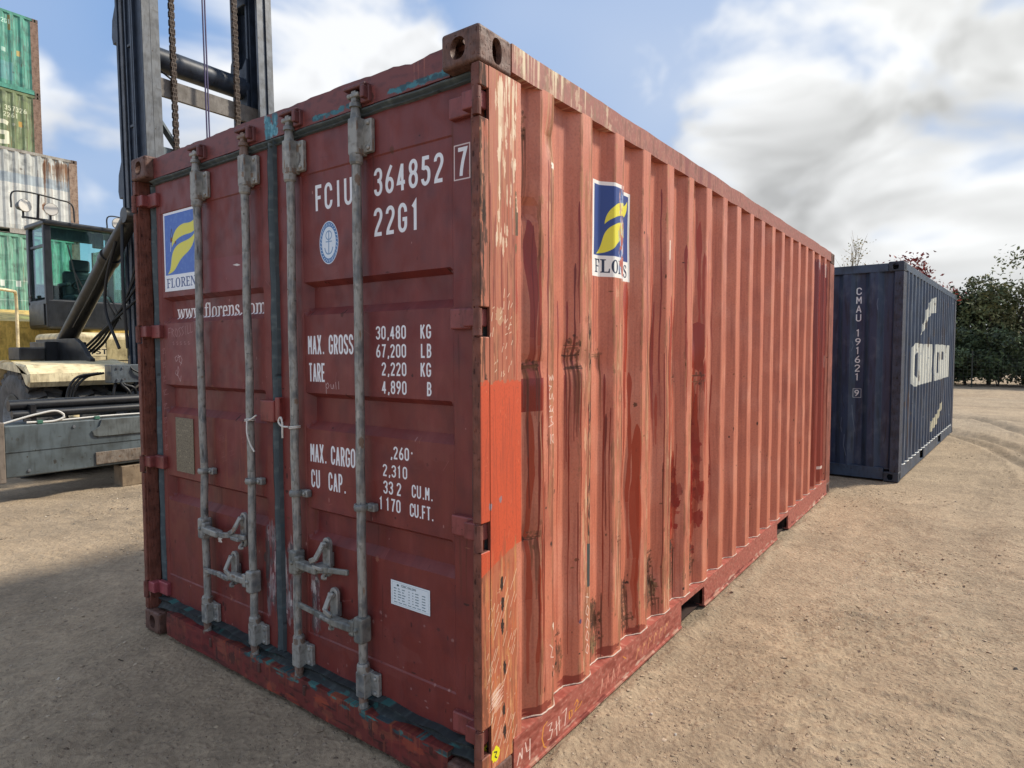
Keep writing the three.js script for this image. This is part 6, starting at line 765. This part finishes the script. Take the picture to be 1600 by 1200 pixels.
// ---------------------------------------------------------------- trees and fence along the edge of the yard
function makeTree(name, label, x, z, o, group) {
  const R = rng(o.seed), t = thing(name, label, o.cat ?? 'tree', [x, groundH(x, z) - 0.05, z], R() * 6.28, group), wood = [], pos = [], nor = [], col = [], clumps = [], lin = new THREE.Color();
  const H = o.h, r = o.r, base = o.base ?? H * 0.22;
  for (let i = 0; i < o.clumps; i++) { const u = R() * 2 - 1, a = R() * 6.2832, k = Math.cbrt(R()) * (0.75 + 0.45 * R()), q = Math.sqrt(1 - u * u), yy = base + (H - base) * (0.5 + 0.5 * u * k), wid = o.cone ? 1 - 0.75 * clamp((yy - base) / (H - base), 0, 1) : 1; clumps.push(V(Math.cos(a) * q * k * r * wid, yy, Math.sin(a) * q * k * r * wid)); }
  const stems = o.stems ?? 1, tr = o.trunk ?? 0.03 * H;
  for (let sN = 0; sN < stems; sN++) {
    const ang = R() * 6.28, lean = stems > 1 ? 0.22 * r : 0.06 * r, pts = []; for (let k = 0; k <= 6; k++) pts.push(V(Math.cos(ang) * lean * (k / 6) * 2 + 0.06 * n2(k, o.seed + sN), (k / 6) * H * 0.86, Math.sin(ang) * lean * (k / 6) * 2 + 0.06 * n2(k + 9, o.seed + sN)));
    for (let k = 0; k < 6; k++) wood.push(cyl(pts[k], pts[k + 1], tr * (1 - k / 6.6) / Math.sqrt(stems), tr * (1 - (k + 1) / 6.6) / Math.sqrt(stems), 7));
    for (let i = sN; i < clumps.length; i += stems * (o.bare ? 1 : 2)) { const c = clumps[i], k = clamp((c.y / H) * 0.9 - 0.12, 0.05, 0.95), p = new THREE.CatmullRomCurve3(pts).getPoint(k), m = p.clone().lerp(c, 0.55).add(V(0, 0.08 * H * R() * 0.6, 0)); wood.push(cyl(p, m, tr * 0.30, tr * 0.18, 5), cyl(m, c, tr * 0.18, tr * 0.05, 4)); if (o.bare) for (let w = 0; w < 5; w++) wood.push(cyl(m.clone().lerp(c, R()), c.clone().add(V((R() - 0.5) * 0.7, R() * 0.6, (R() - 0.5) * 0.7)), 0.012, 0.004, 3)); }
  }
  const tone = clumps.map(() => [R(), 0.75 + 0.5 * R()]), per = Math.round(o.leaves / clumps.length);
  clumps.forEach((c, ci) => {
    const cr = o.clumpR * (0.6 + 0.8 * R());
    for (let k = 0; k < per; k++) {
      const g = () => (R() + R() + R() - 1.5) * 1.15, p = V(c.x + g() * cr, c.y + g() * cr * 0.75, c.z + g() * cr), s = o.leaf * (0.55 + 0.8 * R()), a = V(R() - 0.5, R() - 0.5, R() - 0.5).normalize(), b = V(R() - 0.5, R() - 0.5 - 0.2, R() - 0.5).cross(a).normalize(), n = a.clone().cross(b);
      if (p.y < 0.1) continue;
      const q = [p.clone().addScaledVector(a, s), p.clone().addScaledVector(b, s * 0.45).addScaledVector(n, s * 0.12), p.clone().addScaledVector(a, -s), p.clone().addScaledVector(b, -s * 0.45).addScaledVector(n, s * 0.12)];
      const hue = o.cols[Math.min(o.cols.length - 1, Math.floor((tone[ci][0] * 0.65 + R() * 0.35) * o.cols.length))], v = tone[ci][1] * (0.75 + 0.5 * R()); lin.set(hue);
      for (const i of [0, 1, 2, 0, 2, 3]) { pos.push(q[i].x, q[i].y, q[i].z); nor.push(n.x, n.y, n.z); col.push(lin.r * v, lin.g * v, lin.b * v); }
    }
  });
  const g = new THREE.BufferGeometry(); g.setAttribute('position', new THREE.Float32BufferAttribute(pos, 3)); g.setAttribute('normal', new THREE.Float32BufferAttribute(nor, 3)); g.setAttribute('color', new THREE.Float32BufferAttribute(col, 3));
  add('trunk', wood, met(o.bark ?? '#5a4c40', 0.95), t); const c = new THREE.Mesh(g, leafMat); c.name = 'crown'; c.castShadow = c.receiveShadow = true; t.add(c);
  return t;
}
const leafMat = new THREE.MeshStandardMaterial({ vertexColors: true, roughness: 0.75, side: THREE.DoubleSide });
{
  const dk = ['#38462e', '#435235', '#4e5c3a', '#36402e', '#59623f'], ol = ['#57603c', '#666a44', '#77744c', '#48553a', '#857a54'], rd = ['#7c2c2a', '#8e3a34', '#6a2426', '#8a4a3c'], br = ['#8a8050', '#9a8a58', '#6a6e42', '#a08a50'];  // leaf greens lightened a little, standing in for distance haze
  makeTree('birch_tree', 'thin nearly bare young birch rising above the red and blue containers', -2.93, -28.1, { seed: 1, h: 6.0, r: 1.1, base: 2.2, clumps: 34, leaves: 900, leaf: 0.055, clumpR: 0.34, cols: br, bare: 1, trunk: 0.06, bark: '#a39a8c', cone: 1 });
  makeTree('red_leaved_tree', 'small tree with dark red leaves behind the blue container', -0.85, -26.2, { seed: 2, h: 4.95, r: 0.95, base: 2.8, clumps: 40, leaves: 3000, leaf: 0.075, clumpR: 0.42, cols: rd, trunk: 0.1 });
  const row = [[0.2, -35.5, 4.7, 1.3, dk, 3], [1.6, -35.0, 5.4, 1.25, ol, 4], [2.9, -35.6, 5.7, 1.5, ol, 5], [5.2, -35.2, 5.6, 2.2, dk, 6], [7.6, -36, 6.6, 2.3, ol, 7], [10.5, -35.6, 5.8, 2.4, dk, 8], [-2.2, -36, 5.2, 2.0, ol, 9], [-5.0, -36.4, 5.0, 2.2, dk, 10], [-8.2, -37, 5.6, 2.4, ol, 11], [13.6, -36, 6.4, 2.4, ol, 12], [-11.6, -37.5, 5.2, 2.3, dk, 13], [-15, -38, 5.8, 2.5, ol, 14]];
  const dkL = 'dense dark green broadleaf tree in the row at the yard edge', olL = 'looser olive green tree in the row at the yard edge';
  for (const [x, z, h, r, c, sd] of row) makeTree('broadleaf_tree', c === dk ? dkL : olL, x, z, { seed: sd * 7, h, r, base: 0.5, clumps: 46, leaves: c === dk ? 10500 : 5500, leaf: 0.10, clumpR: 0.55, cols: c, stems: 3, trunk: 0.11 }, c === dk ? 'dark trees at the yard edge' : 'olive trees at the yard edge');
  for (let i = 0; i < 16; i++) { const R = rng(500 + i), x = -5 + i * 1.15 + R() * 0.5, z = -32.7 - (i % 2) * 0.9 - R() * 0.4; makeTree('hedge_shrub', 'low dark green shrub in the hedge at the foot of the trees', x, z, { seed: 900 + i, cat: 'shrub', h: 1.7 + R() * 1.3, r: 1.15, base: 0.1, clumps: 30, leaves: 7000, leaf: 0.085, clumpR: 0.36, cols: dk, stems: 4, trunk: 0.05 }, 'shrubs along the yard edge'); }
  const fz = -31.9, f = thing('wire_fence', 'grey wire mesh fence standing in front of the hedge', 'fence', [0, 0, fz]), gm = met('#464b44', 0.8), wires = [];
  for (let x = -14; x <= 16; x += 2.5) add('fence_post', cyl(V(x, groundH(x, fz) - 0.1, 0), V(x, 1.55, 0), 0.03, 0.03, 8), gm, f);
  for (let y = 0.15; y <= 1.5; y += 0.15) wires.push(bx(30, 0.006, 0.006, 1, y, 0.036)); for (let x = -14; x <= 16; x += 0.15) wires.push(bx(0.005, 1.4, 0.005, x, 0.82, 0.0415)); add('wire_mesh', wires, gm, f);
}
// ---------------------------------------------------------------- loose litter on the ground
{
  const R = rng(808), M = new THREE.Matrix4(), Q = new THREE.Quaternion(), E = new THREE.Euler(), C = new THREE.Color();
  const inside = (x, z) => (x > -2.46 && x < 0.02 && z > -6.08 && z < 0.02) || (x > -1.95 && x < 0.95 && z < -7.0 && z > -13.2);
  const spot = (far) => { for (;;) { const d = far * R() ** 0.62, a = R() * 6.2832, x = 0.5 + Math.cos(a) * d * 1.1, z = -1.2 + Math.sin(a) * d; if (z < 1.4 && !inside(x, z) && R() < 0.06 + 1.1 * ss(fbm2(x * 0.7 + 11, z * 0.7, 4), -0.1, 0.45)) return [x, z, d]; } };
  const scatter = (name, label, geo, n, far, size, cols, shape) => {
    const m = new THREE.InstancedMesh(geo, new THREE.MeshStandardMaterial({ roughness: 0.95 }), n);
    for (let i = 0; i < n; i++) { const [x, z, d] = spot(far), s = size * (0.35 + 1.6 * R() ** 5) * (1 + d * 0.05), sc = shape(s, R); E.set(shape.flat || name === 'soil_clods' ? (R() - 0.5) * 0.4 : R() * 6, R() * 6.28, shape.flat || name === 'soil_clods' ? (R() - 0.5) * 0.4 : R() * 6); M.compose(V(x, groundH(x, z) + sc.y * 0.25, z), Q.setFromEuler(E), sc); m.setMatrixAt(i, M); m.setColorAt(i, C.set(cols[(R() * cols.length) | 0]).multiplyScalar(0.8 + 0.4 * R())); }
    m.name = name; m.castShadow = m.receiveShadow = true; m.userData = { kind: 'stuff', label, category: 'litter' }; scene.add(m);
  };
  const stone = new THREE.IcosahedronGeometry(1, 1); { const p = stone.attributes.position; for (let i = 0; i < p.count; i++) { const k = 1 + 0.45 * n3(p.getX(i) * 1.3, p.getY(i) * 1.3, p.getZ(i) * 1.3); p.setXYZ(i, p.getX(i) * k, p.getY(i) * k * 0.7, p.getZ(i) * k); } stone.computeVertexNormals(); }
  scatter('soil_clods', 'small crumbs and clods of sandy soil on the ground', stone, 34000, 10, 0.0042, ['#ad9a80', '#a08e76', '#b3a18a', '#94836d', '#a6957d'], (s) => V(s * 1.3, s * 0.6, s * 1.1));
  scatter('pebbles', 'scattered grey and white pebbles on the ground', stone, 1500, 12, 0.0042, ['#b5aea3', '#8a857d', '#d8d2c6', '#6d675f', '#c2b8a8'], (s) => V(s, s * 0.8, s));
  const chip = new THREE.BoxGeometry(1, 1, 1), flatShape = (s, q) => V(s * (1.5 + 4 * q()), s * 0.22, s * 0.6); flatShape.flat = true; scatter('wood_chips', 'dark bits of bark and twig on the ground', chip, 2200, 11, 0.0044, ['#3b2f26', '#53442f', '#2a231e', '#6b5a45', '#7f6d52'], flatShape);
}
renderer.render(scene, camera);
